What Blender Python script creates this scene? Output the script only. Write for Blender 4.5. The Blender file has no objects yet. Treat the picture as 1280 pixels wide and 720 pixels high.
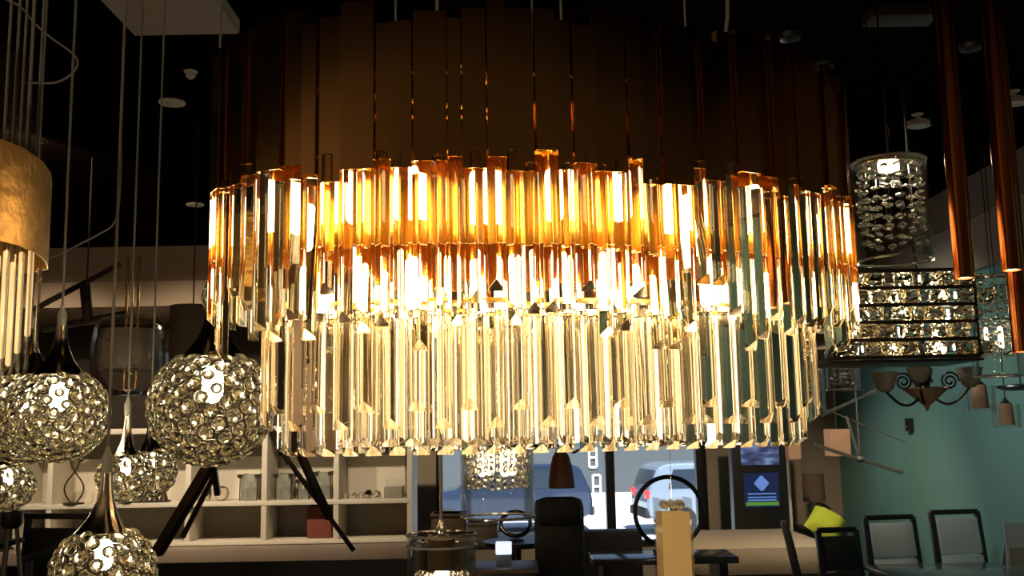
import bpy, bmesh, math, random
from mathutils import Vector, Matrix
R = random.Random(11)
PI = math.pi
C = bpy.context.scene.collection
sc = bpy.context.scene

# ------------------------------------------------------------------ camera
F = 1250.0
EYE = Vector((0, 0, 1.6))
PITCH = math.atan(178 / 1250.0)
ROLL = 0.018
_f = Vector((0, math.cos(PITCH), math.sin(PITCH)))
_u0 = Vector((0, -math.sin(PITCH), math.cos(PITCH)))
_r0 = Vector((1, 0, 0))
_r = _r0 * math.cos(ROLL) - _u0 * math.sin(ROLL)
_u = _u0 * math.cos(ROLL) + _r0 * math.sin(ROLL)


def P(px, py, D):
    """the point at distance D into the room that the photograph shows at px, py"""
    d = _f + _r * ((px - 640) / F) - _u * ((py - 360) / F)
    return EYE + d * (D / d.y)


cam_d = bpy.data.cameras.new('camera')
cam_d.sensor_width = 36
cam_d.lens = 36 * F / 1280
cam_d.clip_start = 0.05
cam_d.clip_end = 300
cam = bpy.data.objects.new('camera', cam_d)
C.objects.link(cam)
m3 = Matrix((_r, _u, -_f)).transposed()
cam.matrix_world = Matrix.Translation(EYE) @ m3.to_4x4()
sc.camera = cam
CEIL = 3.2


# ------------------------------------------------------------------ materials
def lin(c):
    return tuple(((v / 255) / 12.92 if v / 255 <= 0.04045 else ((v / 255 + 0.055) / 1.055) ** 2.4) for v in c)


def mat(name, col, rough=0.5, metal=0.0, trans=0.0, emit=None, estr=0.0, noise=0.0, nscale=12.0, bump=0.0, bscale=60.0, ior=1.5, coat=0.0, stretch=None):
    m = bpy.data.materials.new(name)
    m.use_nodes = True
    nt = m.node_tree
    b = nt.nodes['Principled BSDF']
    c = lin(col) if max(col) > 1.0 else col
    b.inputs['Base Color'].default_value = (*c, 1)
    b.inputs['Roughness'].default_value = rough
    b.inputs['Metallic'].default_value = metal
    b.inputs['Transmission Weight'].default_value = trans
    b.inputs['IOR'].default_value = ior
    b.inputs['Coat Weight'].default_value = coat
    if emit is not None:
        b.inputs['Emission Color'].default_value = (*emit, 1)
        b.inputs['Emission Strength'].default_value = estr
    if noise or bump:
        tc = nt.nodes.new('ShaderNodeTexCoord')
        vec = tc.outputs['Object']
        if stretch:
            mp = nt.nodes.new('ShaderNodeMapping')
            mp.inputs['Scale'].default_value = stretch
            nt.links.new(vec, mp.inputs['Vector'])
            vec = mp.outputs['Vector']
    if noise:
        n = nt.nodes.new('ShaderNodeTexNoise')
        n.inputs['Scale'].default_value = nscale
        n.inputs['Detail'].default_value = 4
        nt.links.new(vec, n.inputs['Vector'])
        mx = nt.nodes.new('ShaderNodeMix')
        mx.data_type = 'RGBA'
        mx.inputs[6].default_value = (*[v * (1 - noise) for v in c], 1)
        mx.inputs[7].default_value = (*[min(1, v * (1 + noise)) for v in c], 1)
        nt.links.new(n.outputs['Fac'], mx.inputs[0])
        nt.links.new(mx.outputs[2], b.inputs['Base Color'])
    if bump:
        n2 = nt.nodes.new('ShaderNodeTexNoise')
        n2.inputs['Scale'].default_value = bscale
        nt.links.new(vec, n2.inputs['Vector'])
        bp = nt.nodes.new('ShaderNodeBump')
        bp.inputs['Strength'].default_value = bump
        bp.inputs['Distance'].default_value = 0.01
        nt.links.new(n2.outputs['Fac'], bp.inputs['Height'])
        nt.links.new(bp.outputs['Normal'], b.inputs['Normal'])
    return m


def thin_glass(name, tint=(1, 1, 1), fac=0.35, rough=0.02):
    m = bpy.data.materials.new(name)
    m.use_nodes = True
    nt = m.node_tree
    nt.nodes.clear()
    out = nt.nodes.new('ShaderNodeOutputMaterial')
    tr = nt.nodes.new('ShaderNodeBsdfTransparent')
    tr.inputs['Color'].default_value = (*tint, 1)
    gl = nt.nodes.new('ShaderNodeBsdfGlossy')
    gl.inputs['Roughness'].default_value = rough
    lw = nt.nodes.new('ShaderNodeLayerWeight')
    lw.inputs['Blend'].default_value = fac
    mx = nt.nodes.new('ShaderNodeMixShader')
    ml = nt.nodes.new('ShaderNodeMath')
    ml.operation = 'MULTIPLY'
    ml.inputs[1].default_value = 0.45
    nt.links.new(lw.outputs['Fresnel'], ml.inputs[0])
    nt.links.new(ml.outputs[0], mx.inputs[0])
    nt.links.new(tr.outputs[0], mx.inputs[1])
    nt.links.new(gl.outputs[0], mx.inputs[2])
    nt.links.new(mx.outputs[0], out.inputs['Surface'])
    return m


M = {}
M['ceiling'] = mat('black_ceiling_paint', (0.006, 0.004, 0.003), 0.9, noise=0.3, nscale=3)
M['ceiling'].node_tree.nodes['Principled BSDF'].inputs['Specular IOR Level'].default_value = 0.0
M['floor'] = mat('dark_floor', (0.03, 0.022, 0.018), 0.35, noise=0.25, nscale=4)
M['wall_dark'] = mat('dark_wall_paint', (0.035, 0.024, 0.017), 0.8, noise=0.2, nscale=2)
M['wall_beige'] = mat('beige_wall_paint', (0.30, 0.245, 0.18), 0.8, noise=0.06, nscale=2)
M['soffit_brown'] = mat('brown_soffit_paint', (0.22, 0.15, 0.10), 0.85, noise=0.08, nscale=2)
M['soffit_tan'] = mat('tan_soffit_paint', (0.36, 0.27, 0.19), 0.85, noise=0.08, nscale=2)
M['teal'] = mat('teal_wall_paint', (0.13, 0.28, 0.25), 0.55, noise=0.10, nscale=1.5)
M['cream'] = mat('cream_paint', (0.55, 0.45, 0.32), 0.8, noise=0.08)
M['shelf_white'] = mat('off_white_laminate', (0.62, 0.57, 0.47), 0.5, noise=0.04)
M['shelf_grey'] = mat('taupe_back_panel', (0.24, 0.215, 0.17), 0.7, noise=0.08)
M['counter'] = mat('brown_counter_laminate', (0.22, 0.17, 0.13), 0.4, noise=0.12, nscale=8)
M['black'] = mat('black_lacquer', (0.012, 0.010, 0.010), 0.35, noise=0.3)
M['black_leather'] = mat('black_leather', (0.004, 0.0035, 0.0035), 0.5, bump=0.3, bscale=90)
M['bronze'] = mat('polished_bronze_plate', (0.46, 0.27, 0.10), 0.16, 1.0, noise=0.10, nscale=3, stretch=(1, 1, 0.2))
M['gold'] = mat('warm_gold_metal', (0.88, 0.50, 0.10), 0.25, 1.0, noise=0.06)
M['gold_leaf'] = mat('hammered_gold_leaf', (0.86, 0.56, 0.23), 0.42, 0.8, noise=0.22, nscale=14, bump=0.25, bscale=45)
M['copper'] = mat('polished_copper_tube', (0.36, 0.125, 0.04), 0.16, 1.0, noise=0.08, stretch=(1, 1, .1))
M['rod_metal'] = mat('brown_gold_rod', (0.42, 0.28, 0.13), 0.25, 1.0, noise=0.1)
M['chrome_bright'] = mat('warm_polished_chrome', (0.80, 0.74, 0.62), 0.18, 1.0, noise=0.04)
M['chrome'] = mat('dark_chrome', (0.55, 0.52, 0.48), 0.12, 1.0, noise=0.05)
M['wire'] = mat('dark_bronze_wire', (0.10, 0.075, 0.045), 0.35, 0.9, noise=0.2)
M['dark_metal'] = mat('dark_brown_metal', (0.05, 0.032, 0.022), 0.4, 0.6, noise=0.2)
M['crystal'] = mat('champagne_crystal', (1.0, 0.94, 0.84), 0.0, 0.0, 1.0, ior=1.52, noise=0.012, nscale=20)
M['ground_facet'] = mat('satin_crystal_foot', (1.0, 0.90, 0.66), 0.22, 0.0, 1.0, ior=1.5, noise=0.01, nscale=20)
M['amber_crystal'] = mat('amber_crystal', (1.0, 0.90, 0.66), 0.0, 0.0, 1.0, ior=1.52, noise=0.02, nscale=20)
M['bead'] = mat('cut_glass_bead', (1.0, 0.93, 0.70), 0.13, 0.0, 1.0, ior=1.6, noise=0.02, nscale=40)
M['gold_chunk'] = mat('warm_cut_glass_chunk', (1.0, 0.90, 0.68), 0.05, 0.0, 1.0, ior=1.6, noise=0.02, nscale=40)
M['clear_bead'] = mat('clear_cut_glass', (1.0, 0.95, 0.86), 0.12, 0.0, 1.0, ior=1.6, noise=0.02, nscale=40)
M['glass'] = thin_glass('clear_blown_glass', (0.98, 0.97, 0.95), 0.25)
M['amber_glass'] = thin_glass('amber_tinted_glass', (0.98, 0.90, 0.72), 0.22)
M['rim'] = mat('polished_glass_edge', (.85, .82, .76), 0.12, .6, noise=.05)
M['window_glass'] = thin_glass('window_glass', (0.93, 0.97, 1.0), 0.08, 0.0)
M['cord'] = mat('clear_plastic_flex', (0.42, 0.37, 0.31), 0.35, noise=0.1)
M['cord_white'] = mat('white_plastic', (0.72, 0.66, 0.55), 0.4, noise=0.05)
M['bulb'] = mat('glowing_warm_bulb', (1, 1, 1), 0.4, emit=(1.0, 0.74, 0.40), estr=12, noise=0.01)
M['bulb_soft'] = mat('glowing_soft_bulb', (1, 1, 1), 0.4, emit=(1.0, 0.84, 0.55), estr=80, noise=0.01)
M['rod'] = mat('glowing_frosted_rod', (1, .9, .7), 0.4, emit=(1.0, 0.85, 0.58), estr=2.6, noise=0.01)  # glow of the added chandelier rods, also used for drum bulbs
M['tube_glow'] = mat('glowing_amber_filament', (1, .8, .5), 0.4, emit=(1.0, 0.66, 0.30), estr=1.3, noise=0.01)
M['rod_amber'] = mat('added_amber_glow', (1, .8, .5), 0.4, emit=(1.0, 0.70, 0.34), estr=0.8, noise=0.01)
M['lens'] = mat('glowing_lamp_lens', (1, 1, 1), 0.4, emit=(1.0, 0.84, 0.6), estr=9, noise=0.01)
M['lens_off'] = mat('frosted_lamp_lens', (0.6, 0.55, 0.5), 0.4, noise=0.1)
M['shade_dark'] = mat('brown_fabric_shade', (0.13, 0.085, 0.055), 0.9, noise=0.1, nscale=60)
M['shade_grey'] = mat('grey_fabric_shade', (0.26, 0.225, 0.19), 0.9, noise=0.1, nscale=60)
M['salmon'] = mat('salmon_fabric_shade', (0.42, 0.24, 0.15), 0.9, noise=0.1, nscale=60)
M['terracotta'] = mat('terracotta_glass', (0.30, 0.10, 0.04), 0.4, noise=0.25, nscale=10)
M['white_cushion'] = mat('pale_grey_leather', (0.42, 0.44, 0.42), 0.5, bump=0.2, bscale=120)
M['bed'] = mat('beige_bedspread', (0.40, 0.32, 0.22), 0.9, bump=0.25, bscale=30, noise=0.06)
M['lime'] = mat('lime_green_cushion', (0.42, 0.46, 0.03), 0.85, bump=0.2, bscale=100, noise=0.1)
M['pale_glass'] = mat('silvery_frosted_glass', (.46, .48, .42), .12, 0, .6, noise=.5, nscale=18, bump=.5, bscale=40)
M['red'] = mat('red_card', (0.16, 0.035, 0.02), 0.7, noise=0.1)
M['glow_white'] = mat('window_glow_white', (.8, .8, .85), .4, emit=(.85, .92, 1.0), estr=1.0, noise=.02)  # emission stands in for window light on the white block
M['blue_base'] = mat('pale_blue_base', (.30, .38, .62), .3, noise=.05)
M['white'] = mat('white_gloss', (0.75, 0.75, 0.75), 0.3, noise=0.05)
M['asphalt'] = mat('bright_concrete_lot', (0.62, 0.62, 0.62), 0.9, noise=0.08, nscale=0.5)
M['facade'] = mat('grey_stucco', (0.075, 0.085, 0.09), 0.9, noise=0.1, nscale=0.6)
M['car_white'] = mat('silver_white_car_paint', (0.22, 0.27, 0.33), 0.25, 0.1, coat=0.6, noise=0.02)
M['car_blue'] = mat('dark_blue_car_paint', (0.02, 0.035, 0.07), 0.2, 0.2, coat=0.8, noise=0.05)
M['car_glass'] = mat('dark_car_glass', (0.03, 0.04, 0.055), 0.08, noise=0.1)
M['tail'] = mat('red_tail_lamp', (0.7, 0.03, 0.03), 0.3, emit=(1, 0.05, 0.04), estr=1.2, noise=0.05)
M['tyre'] = mat('black_rubber', (0.02, 0.02, 0.02), 0.8, noise=0.2)
M['amber_panel'] = mat('lit_amber_panel', (0.55, 0.36, 0.14), 0.45, emit=(0.60, 0.33, 0.10), estr=0.55, noise=0.06, nscale=6)
M['table_glass'] = mat('smoked_table_top', (0.10, 0.11, 0.11), 0.12, noise=0.1)


def emis(name, nodes):
    """a lit display with a procedural picture; nodes(nt, vec) returns a colour socket"""
    m = bpy.data.materials.new(name)
    m.use_nodes = True
    nt = m.node_tree
    b = nt.nodes['Principled BSDF']
    b.inputs['Base Color'].default_value = (0.02, 0.02, 0.03, 1)
    b.inputs['Emission Strength'].default_value = 1.0
    tc = nt.nodes.new('ShaderNodeTexCoord')
    nt.links.new(nodes(nt, tc.outputs['Object']), b.inputs['Emission Color'])
    return m


def _screen(nt, vec):
    n = nt.nodes.new('ShaderNodeTexNoise')
    n.inputs['Scale'].default_value = 7
    mp = nt.nodes.new('ShaderNodeMapping')
    mp.inputs['Scale'].default_value = (1, 1, 2.2)
    nt.links.new(vec, mp.inputs['Vector'])
    nt.links.new(mp.outputs['Vector'], n.inputs['Vector'])
    r = nt.nodes.new('ShaderNodeValToRGB')
    e = r.color_ramp.elements
    e[0].position, e[0].color = 0.36, (0.004, 0.006, 0.02, 1)
    e[1].position, e[1].color = 0.68, (0.17, 0.24, 0.42, 1)
    k = e.new(0.5)
    k.color = (0.035, 0.06, 0.16, 1)
    nt.links.new(n.outputs['Fac'], r.inputs['Fac'])
    return r.outputs['Color']


M['screen'] = emis('lit_display_picture', _screen)
M['screen_mark'] = mat('lit_blue_mark', (0.05, 0.1, 0.3), 0.5, emit=(0.10, 0.20, 0.50), estr=1.0, noise=0.05)
M['screen_green'] = mat('lit_green_bar', (0.05, 0.2, 0.05), 0.5, emit=(0.06, 0.16, 0.02), estr=1.0, noise=0.1)
M['screen_dark'] = mat('dim_blue_display', (0.01, 0.012, 0.03), 0.3, emit=(0.006, 0.012, 0.05), estr=1.0, noise=0.05)


# ------------------------------------------------------------------ mesh helpers
class MB:
    def __init__(s):
        s.v, s.f, s.sm = [], [], []

    def add(s, vs, fs, smooth=False):
        b = len(s.v)
        s.v += [Vector(p) for p in vs]
        for f in fs:
            s.f.append([b + i for i in f])
            s.sm.append(smooth)
        return s

    def box(s, c, sz, rot=None, taper=1.0):
        hx, hy, hz = sz[0] / 2, sz[1] / 2, sz[2] / 2
        vs = []
        for z, k in ((-hz, 1.0), (hz, taper)):
            for x, y in ((-hx, -hy), (hx, -hy), (hx, hy), (-hx, hy)):
                p = Vector((x * k, y * k, z))
                if rot is not None:
                    p = rot @ p
                vs.append(p + Vector(c))
        return s.add(vs, [(3, 2, 1, 0), (4, 5, 6, 7), (0, 1, 5, 4), (1, 2, 6, 5), (2, 3, 7, 6), (3, 0, 4, 7)])

    def cbox(s, c, sz, ch=0.01, rot=None):
        """a box with chamfered edges"""
        bm = bmesh.new()
        bmesh.ops.create_cube(bm, size=1)
        for v in bm.verts:
            v.co = Vector((v.co.x * sz[0], v.co.y * sz[1], v.co.z * sz[2]))
        bmesh.ops.bevel(bm, geom=list(bm.edges), offset=min(ch, min(sz) * 0.45), segments=2, affect='EDGES', profile=0.6)
        bm.verts.index_update()
        vs = [((rot @ v.co) if rot is not None else v.co) + Vector(c) for v in bm.verts]
        fs = [[v.index for v in f.verts] for f in bm.faces]
        bm.free()
        return s.add(vs, fs, True)

    def lathe(s, prof, c=(0, 0, 0), n=24, sx=1, sy=1, closed=False, smooth=True):
        c = Vector(c)
        vs = []
        for (r, z) in prof:
            for k in range(n):
                a = 2 * PI * k / n
                vs.append(c + Vector((r * sx * math.cos(a), r * sy * math.sin(a), z)))
        fs = []
        m = len(prof)
        for i in range(m if closed else m - 1):
            j = (i + 1) % m
            for k in range(n):
                l = (k + 1) % n
                fs.append((i * n + k, i * n + l, j * n + l, j * n + k))
        if not closed:
            if prof[0][0] > 1e-6:
                fs.append(tuple(range(n))[::-1])
            if prof[-1][0] > 1e-6:
                fs.append(tuple((m - 1) * n + k for k in range(n)))
        return s.add(vs, fs, smooth)

    def shell(s, prof, c=(0, 0, 0), n=32, t=0.003, sx=1, sy=1):
        """a thin wall following an open profile"""
        inner = [(max(r - t, 1e-4), z) for (r, z) in reversed(prof)]
        return s.lathe(list(prof) + inner, c, n, sx, sy, closed=True)

    def tube(s, pts, r, n=8, close=False, taper=None):
        pts = [Vector(p) for p in pts]
        m = len(pts)
        vs, fs = [], []
        up = None
        for i, p in enumerate(pts):
            a = pts[(i - 1) % m] if (close or i > 0) else p
            b = pts[(i + 1) % m] if (close or i < m - 1) else p
            t = (b - a).normalized()
            if up is None:
                up = t.orthogonal().normalized()
            else:
                up = (up - t * up.dot(t))
                up = up.normalized() if up.length > 1e-6 else t.orthogonal().normalized()
            w = t.cross(up)
            rr = r if taper is None else r + (taper - r) * i / max(1, m - 1)
            for k in range(n):
                q = 2 * PI * k / n
                vs.append(p + up * (rr * math.cos(q)) + w * (rr * math.sin(q)))
        for i in range(m if close else m - 1):
            j = (i + 1) % m
            for k in range(n):
                l = (k + 1) % n
                fs.append((i * n + k, i * n + l, j * n + l, j * n + k))
        if not close:
            fs.append(tuple(range(n))[::-1])
            fs.append(tuple((m - 1) * n + k for k in range(n)))
        return s.add(vs, fs, True)

    def bar(s, a, b, w, h):
        a, b = Vector(a), Vector(b)
        d = b - a
        q = d.to_track_quat('X', 'Z').to_matrix()
        return s.cbox((a + b) / 2, (d.length, w, h), min(w, h) * 0.15, q)

    def torus(s, c, Rr, r, axis=(0, 0, 1), n=20, k=6, sx=1.0):
        q = Vector(axis).to_track_quat('Z', 'Y').to_matrix()
        pts = [Vector(c) + q @ Vector((Rr * sx * math.cos(2 * PI * i / n), Rr * math.sin(2 * PI * i / n), 0)) for i in range(n)]
        return s.tube(pts, r, k, close=True)

    def extrude(s, poly, axis, d0, d1, smooth=False):
        """poly in the two other axes, extruded along axis ('x','y','z')"""
        n = len(poly)

        def mk(p, d):
            return {'x': (d, p[0], p[1]), 'y': (p[0], d, p[1]), 'z': (p[0], p[1], d)}[axis]
        vs = [mk(p, d0) for p in poly] + [mk(p, d1) for p in poly]
        fs = [tuple(range(n))[::-1], tuple(range(n, 2 * n))] + [(i, (i + 1) % n, n + (i + 1) % n, n + i) for i in range(n)]
        return s.add(vs, fs, smooth)

    def mesh(s, name, bevel=0.0):
        me = bpy.data.meshes.new(name)
        me.from_pydata([tuple(v) for v in s.v], [], s.f)
        for p, k in zip(me.polygons, s.sm):
            p.use_smooth = k
        bm = bmesh.new()
        bm.from_mesh(me)
        if bevel:
            bmesh.ops.bevel(bm, geom=list(bm.edges), offset=bevel, segments=1, affect='EDGES')
        bmesh.ops.recalc_face_normals(bm, faces=list(bm.faces))
        bm.to_mesh(me)
        bm.free()
        if any(s.sm):
            me.set_sharp_from_angle(angle=math.radians(42))
        me.update()
        return me


def link(name, me, parent=None, mw=None):
    o = bpy.data.objects.new(name, me)
    C.objects.link(o)
    if parent is not None:
        o.parent = parent
    if mw is not None:
        o.matrix_basis = mw
    return o


def part(name, mb, m, parent=None, loc=(0, 0, 0), label=None, bevel=0.0):
    me = mb.mesh(name, bevel)
    me.materials.append(m)
    o = link(name, me, parent, Matrix.Translation(Vector(loc)))
    if label:
        o['label'] = label
    return o


def thing(name, label, cat, loc, rz=0.0, group=None):
    o = bpy.data.objects.new(name, None)
    C.objects.link(o)
    o.empty_display_size = 0.05
    o.location = loc
    o.rotation_euler = (0, 0, rz)
    tag(o, label, cat, group)
    return o


def tag(o, label, cat, group=None):
    o['label'] = label
    o['category'] = cat
    if group:
        o['group'] = group
    return o


def struct(name, mb, m):
    o = part(name, mb, m)
    o['kind'] = 'structure'
    return o


def capsule(r, h, n=12):
    pr = [(1e-5, 0)] + [(r * math.sin(a), r * (1 - math.cos(a))) for a in (0.5, 1.0, 1.571)]
    pr += [(r * math.sin(a), h - r * (1 - math.cos(a))) for a in (1.571, 1.0, 0.5)] + [(1e-5, h)]
    return pr


# ------------------------------------------------------------------ room shell
BACK = 9.6
SOF = 8.3
XR = 3.07
XL = -5.6
YN = -3.4
FL = 0.0
struct('floor', MB().box(((XL + XR) / 2, (YN + BACK) / 2, -0.05), (XR - XL + .4, BACK - YN + .4, 0.1)), M['floor'])
struct('ceiling', MB().box(((XL + XR) / 2, (YN + BACK) / 2, CEIL + 0.05), (XR - XL + .4, BACK - YN + .4, 0.1)), M['ceiling'])
struct('wall_left', MB().box((XL - .05, (YN + BACK) / 2, CEIL / 2), (.1, BACK - YN, CEIL)), M['soffit_brown'])
struct('wall_near', MB().box(((XL + XR) / 2, YN - .05, CEIL / 2), (XR - XL, .1, CEIL)), M['soffit_brown'])
struct('wall_right', MB().box((XR + .05, (YN + BACK) / 2, CEIL / 2), (.1, BACK - YN, CEIL)), M['teal'])
struct('trim_1', MB().box((XR - .02, (YN + BACK) / 2, 3.065), (.06, BACK - YN, .27)), M['soffit_brown'])
struct('trim_2', MB().box((XR - .01, (YN + BACK) / 2, 2.76), (.04, BACK - YN, .34)), M['soffit_tan'])
# back wall with the shop window opening
WX0, WX1, WZ0, WZ1 = P(545, 600, BACK).x, P(884, 600, BACK).x, 0.50, 2.5
w = MB()
w.box(((P(515, 600, BACK).x + WX0) / 2 - .2, BACK + .06, CEIL / 2), (WX0 - P(515, 600, BACK).x + .4, .12, CEIL))
w.box(((WX1 + XR) / 2, BACK + .06, CEIL / 2), (XR - WX1, .12, CEIL))
w.box(((WX0 + WX1) / 2, BACK + .06, WZ0 / 2), (WX1 - WX0, .12, WZ0))
w.box(((WX0 + WX1) / 2, BACK + .06, (WZ1 + CEIL) / 2), (WX1 - WX0, .12, CEIL - WZ1))
struct('wall_back', w, M['wall_beige'])
xs = P(515, 600, BACK).x - .4
struct('wall_far', MB().box(((XL + xs) / 2, BACK + .06, CEIL / 2), (xs - XL, .12, CEIL)), M['wall_dark'])
struct('trim_3', MB().box(((XL + XR - .1) / 2, (SOF + BACK) / 2, 3.045), (XR - XL - .1, BACK - SOF - .02, .30)), M['soffit_brown'])
struct('trim_4', MB().box(((XL + XR - .1) / 2, (SOF + BACK) / 2 - .02, 2.785), (XR - XL - .1, BACK - SOF + .02, .21)), M['soffit_tan'])
pa, pb = P(170, 8, 3.7), P(300, 18, 3.7)
struct('trim_5', MB().box(((pa.x + pb.x) / 2, 3.0, CEIL - .03), (pb.x - pa.x, 1.4, .055)), M['cream'])
struct('trim_6', MB().box(((XL + XR) / 2, -1.5, 3.08), (XR - XL - .2, 3.4, .2)), M['soffit_tan'])  # unseen soffit added so the bronze plates reflect brown
# window: frame with mullion, and panes
fr = MB()
mx = P(763, 600, BACK).x
for x, wd in ((WX0 + .03, .06), (mx, .085), (WX1 - .05, .10)):
    fr.cbox((x, BACK + .05, (WZ0 + WZ1) / 2), (wd, .1, WZ1 - WZ0), .006)
for z in (WZ0 + .03, WZ1 - .03):
    fr.cbox(((WX0 + WX1) / 2, BACK + .05, z), (WX1 - WX0, .1, .06), .006)
wf = struct('window_1', fr, M['black'])
for a, b in ((WX0 + .06, mx - .0425), (mx + .0425, WX1 - .10)):
    part('window_pane', MB().box(((a + b) / 2, BACK + .05, (WZ0 + WZ1) / 2), (b - a, .006, WZ1 - WZ0 - .12)), M['window_glass'], wf)

# ------------------------------------------------------------------ outside
GZ = -1.0
struct('pavement', MB().box((2, 60, GZ - .05), (160, 100, .1)), M['asphalt'])
bl = thing('commercial_building', 'grey stucco building across the sunlit lot beyond the shop window', 'building', (2, 42, GZ))
part('wall', MB().box((0, 3, 4), (70, 6, 8)), M['facade'], bl)
for px, y0, y1 in ((741, 560, 584), (746, 594, 622)):
    a = P(px - 5, y0, 41.96) - Vector((2, 42, GZ))
    b = P(px + 5, y1, 41.96) - Vector((2, 42, GZ))
    f = MB()
    cx, cz, ww, hh = (a.x + b.x) / 2, (a.z + b.z) / 2, abs(b.x - a.x), abs(a.z - b.z)
    for dx in (-ww / 2, ww / 2):
        f.cbox((cx + dx, 0, cz), (.09, .12, hh), .01)
    for dz in (-hh / 2, 0, hh / 2):
        f.cbox((cx, 0, cz + dz), (ww, .12, .09), .01)
    wn = part('window', f, M['white'], bl)
    part('pane', MB().box((cx, .02, cz), (ww - .09, .03, hh - .09)), M['car_glass'], wn)


def car(label, loc, rz, paint, prof, cabin, wheels, L, W, tails=True):
    t = thing('car', label, 'car', loc, rz)
    b = MB().extrude(prof, 'y', -W / 2, W / 2)
    part('body', b, paint, t, bevel=0.05)
    c = MB()
    for sgn in (-1, 1):
        c.extrude(cabin, 'y', sgn * (W / 2 - .01), sgn * (W / 2 + .012))
    part('side_window', c, M['car_glass'], t)
    for x in wheels:
        for sgn in (-1, 1):
            q = MB().lathe([(.16, -.1), (.30, -.11), (.34, -.07), (.34, .07), (.30, .11), (.16, .1)], n=24)
            o = part('wheel', q, M['tyre'], t)
            o.matrix_basis = Matrix.Translation((x, sgn * (W / 2 - .06), .34)) @ Matrix.Rotation(PI / 2, 4, 'X')
            h = part('hub_cap', MB().lathe([(1e-4, .13), (.1, .125), (.19, .10), (.19, .05)], n=18), M['chrome'], o)
            if sgn > 0:
                h.matrix_basis = Matrix.Rotation(PI, 4, 'X')
    if tails:
        for sgn in (-1, 1):
            part('tail_light', MB().cbox((-L / 2 + .10, sgn * (W / 2 - .16), .98), (.20, .30, .20), .04), M['tail'], t)
    if tails:
        part('rear_window', MB().cbox((-2.13, 0, 1.38), (.05, W - .35, .40), .02, Matrix.Rotation(.42, 3, 'Y')), M['car_glass'], t)
    part('bumper', MB().cbox((-L / 2 + .03, 0, .52), (.14, W - .06, .22), .04), M['tyre'], t)
    return t


suv_prof = [(-2.25, .45), (-2.3, .75), (-2.25, 1.05), (-2.0, 1.62), (-1.75, 1.72), (.3, 1.74), (.55, 1.66), (1.2, 1.12), (2.1, 1.0), (2.3, .8), (2.3, .4), (1.85, .3), (-1.9, .3)]
suv_cab = [(-1.75, 1.12), (-1.62, 1.58), (.25, 1.60), (.42, 1.54), (.9, 1.12)]
pv = P(797, 648, 26)
car('silver white SUV with red tail lamp parked outside the right window pane', (pv.x + 2.3, 26, GZ), 0.10, M['car_white'], suv_prof, suv_cab, (-1.4, 1.45), 4.6, 1.85)
sed_prof = [(-2.2, .4), (-2.25, .85), (-1.6, .98), (-1.0, 1.42), (.4, 1.45), (1.1, 1.0), (2.1, .85), (2.25, .6), (2.2, .35), (1.8, .28), (-1.8, .28)]
sed_cab = [(-1.3, 1.0), (-.95, 1.36), (.35, 1.38), (.85, 1.0)]
pv = P(628, 640, 27)
car('dark blue SUV parked outside the left window pane', (pv.x, 27, GZ), PI + .04, M['car_blue'], suv_prof, suv_cab, (-1.4, 1.45), 4.6, 1.85, False)

# ------------------------------------------------------------------ MAIN CHANDELIER
CX, CY = 0.09, 2.215
ch = thing('chandelier', 'huge oval chandelier of polished bronze plates over two tiers of golden crystal bars', 'chandelier', (CX, CY, 1.55), math.radians(14))


def L(x, y, z):
    return Vector((x, y, z - 1.55))


def ell(a, b, n, ph=0.0):
    """n points equally spaced along an ellipse: (x, y, outward angle, arc length step)"""
    K = 4000
    pts = [(a * math.cos(2 * PI * i / K), b * math.sin(2 * PI * i / K)) for i in range(K + 1)]
    s = [0.0]
    for i in range(K):
        s.append(s[-1] + math.hypot(pts[i + 1][0] - pts[i][0], pts[i + 1][1] - pts[i][1]))
    tot = s[-1]

    def at(d):
        d %= tot
        lo, hi = 0, K
        while hi - lo > 1:
            mid = (lo + hi) // 2
            if s[mid] <= d:
                lo = mid
            else:
                hi = mid
        x, y = pts[lo]
        return x, y, math.atan2(y / (b * b), x / (a * a))
    if isinstance(n, (list, tuple)):
        k = tot / sum(n)
        out, d = [], ph
        for w_ in n:
            out.append((*at(d + w_ * k / 2), w_ * k))
            d += w_ * k
        return out
    return [(*at(ph + tot * i / n), tot / n) for i in range(n)]


A1, B1 = .730, .340
widths = []
while len(widths) < 78:
    widths += [30, 21, 32, 46, 21, 29, 45, 19, 33, 26, 38]
widths = widths[:77]
for i, (x, y, a, w_) in enumerate(ell(A1, B1, widths)):
    off = .007 if i % 2 else -.004
    zt = 2.405 + R.uniform(-.022, .028)
    zb = 2.095 + R.choice((-.02, 0, .012, .02))
    if R.random() < .2:
        zb += .015
    # a plate folded back along both long edges
    hw, d, t = w_ / 2 - .0010, .016, .0025
    poly = [(-d, -hw), (0, -hw), (0, hw), (-d, hw), (-d, hw - t), (-t, hw - t), (-t, -hw + t), (-d, -hw + t)]
    b_ = MB().extrude(poly, 'z', 0, zt - zb)
    o = part('bronze_plate', b_, M['bronze'], ch)
    o.matrix_basis = Matrix.Translation(L(x + off * math.cos(a), y + off * math.sin(a), zb)) @ Matrix.Rotation(a, 4, 'Z')


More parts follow.
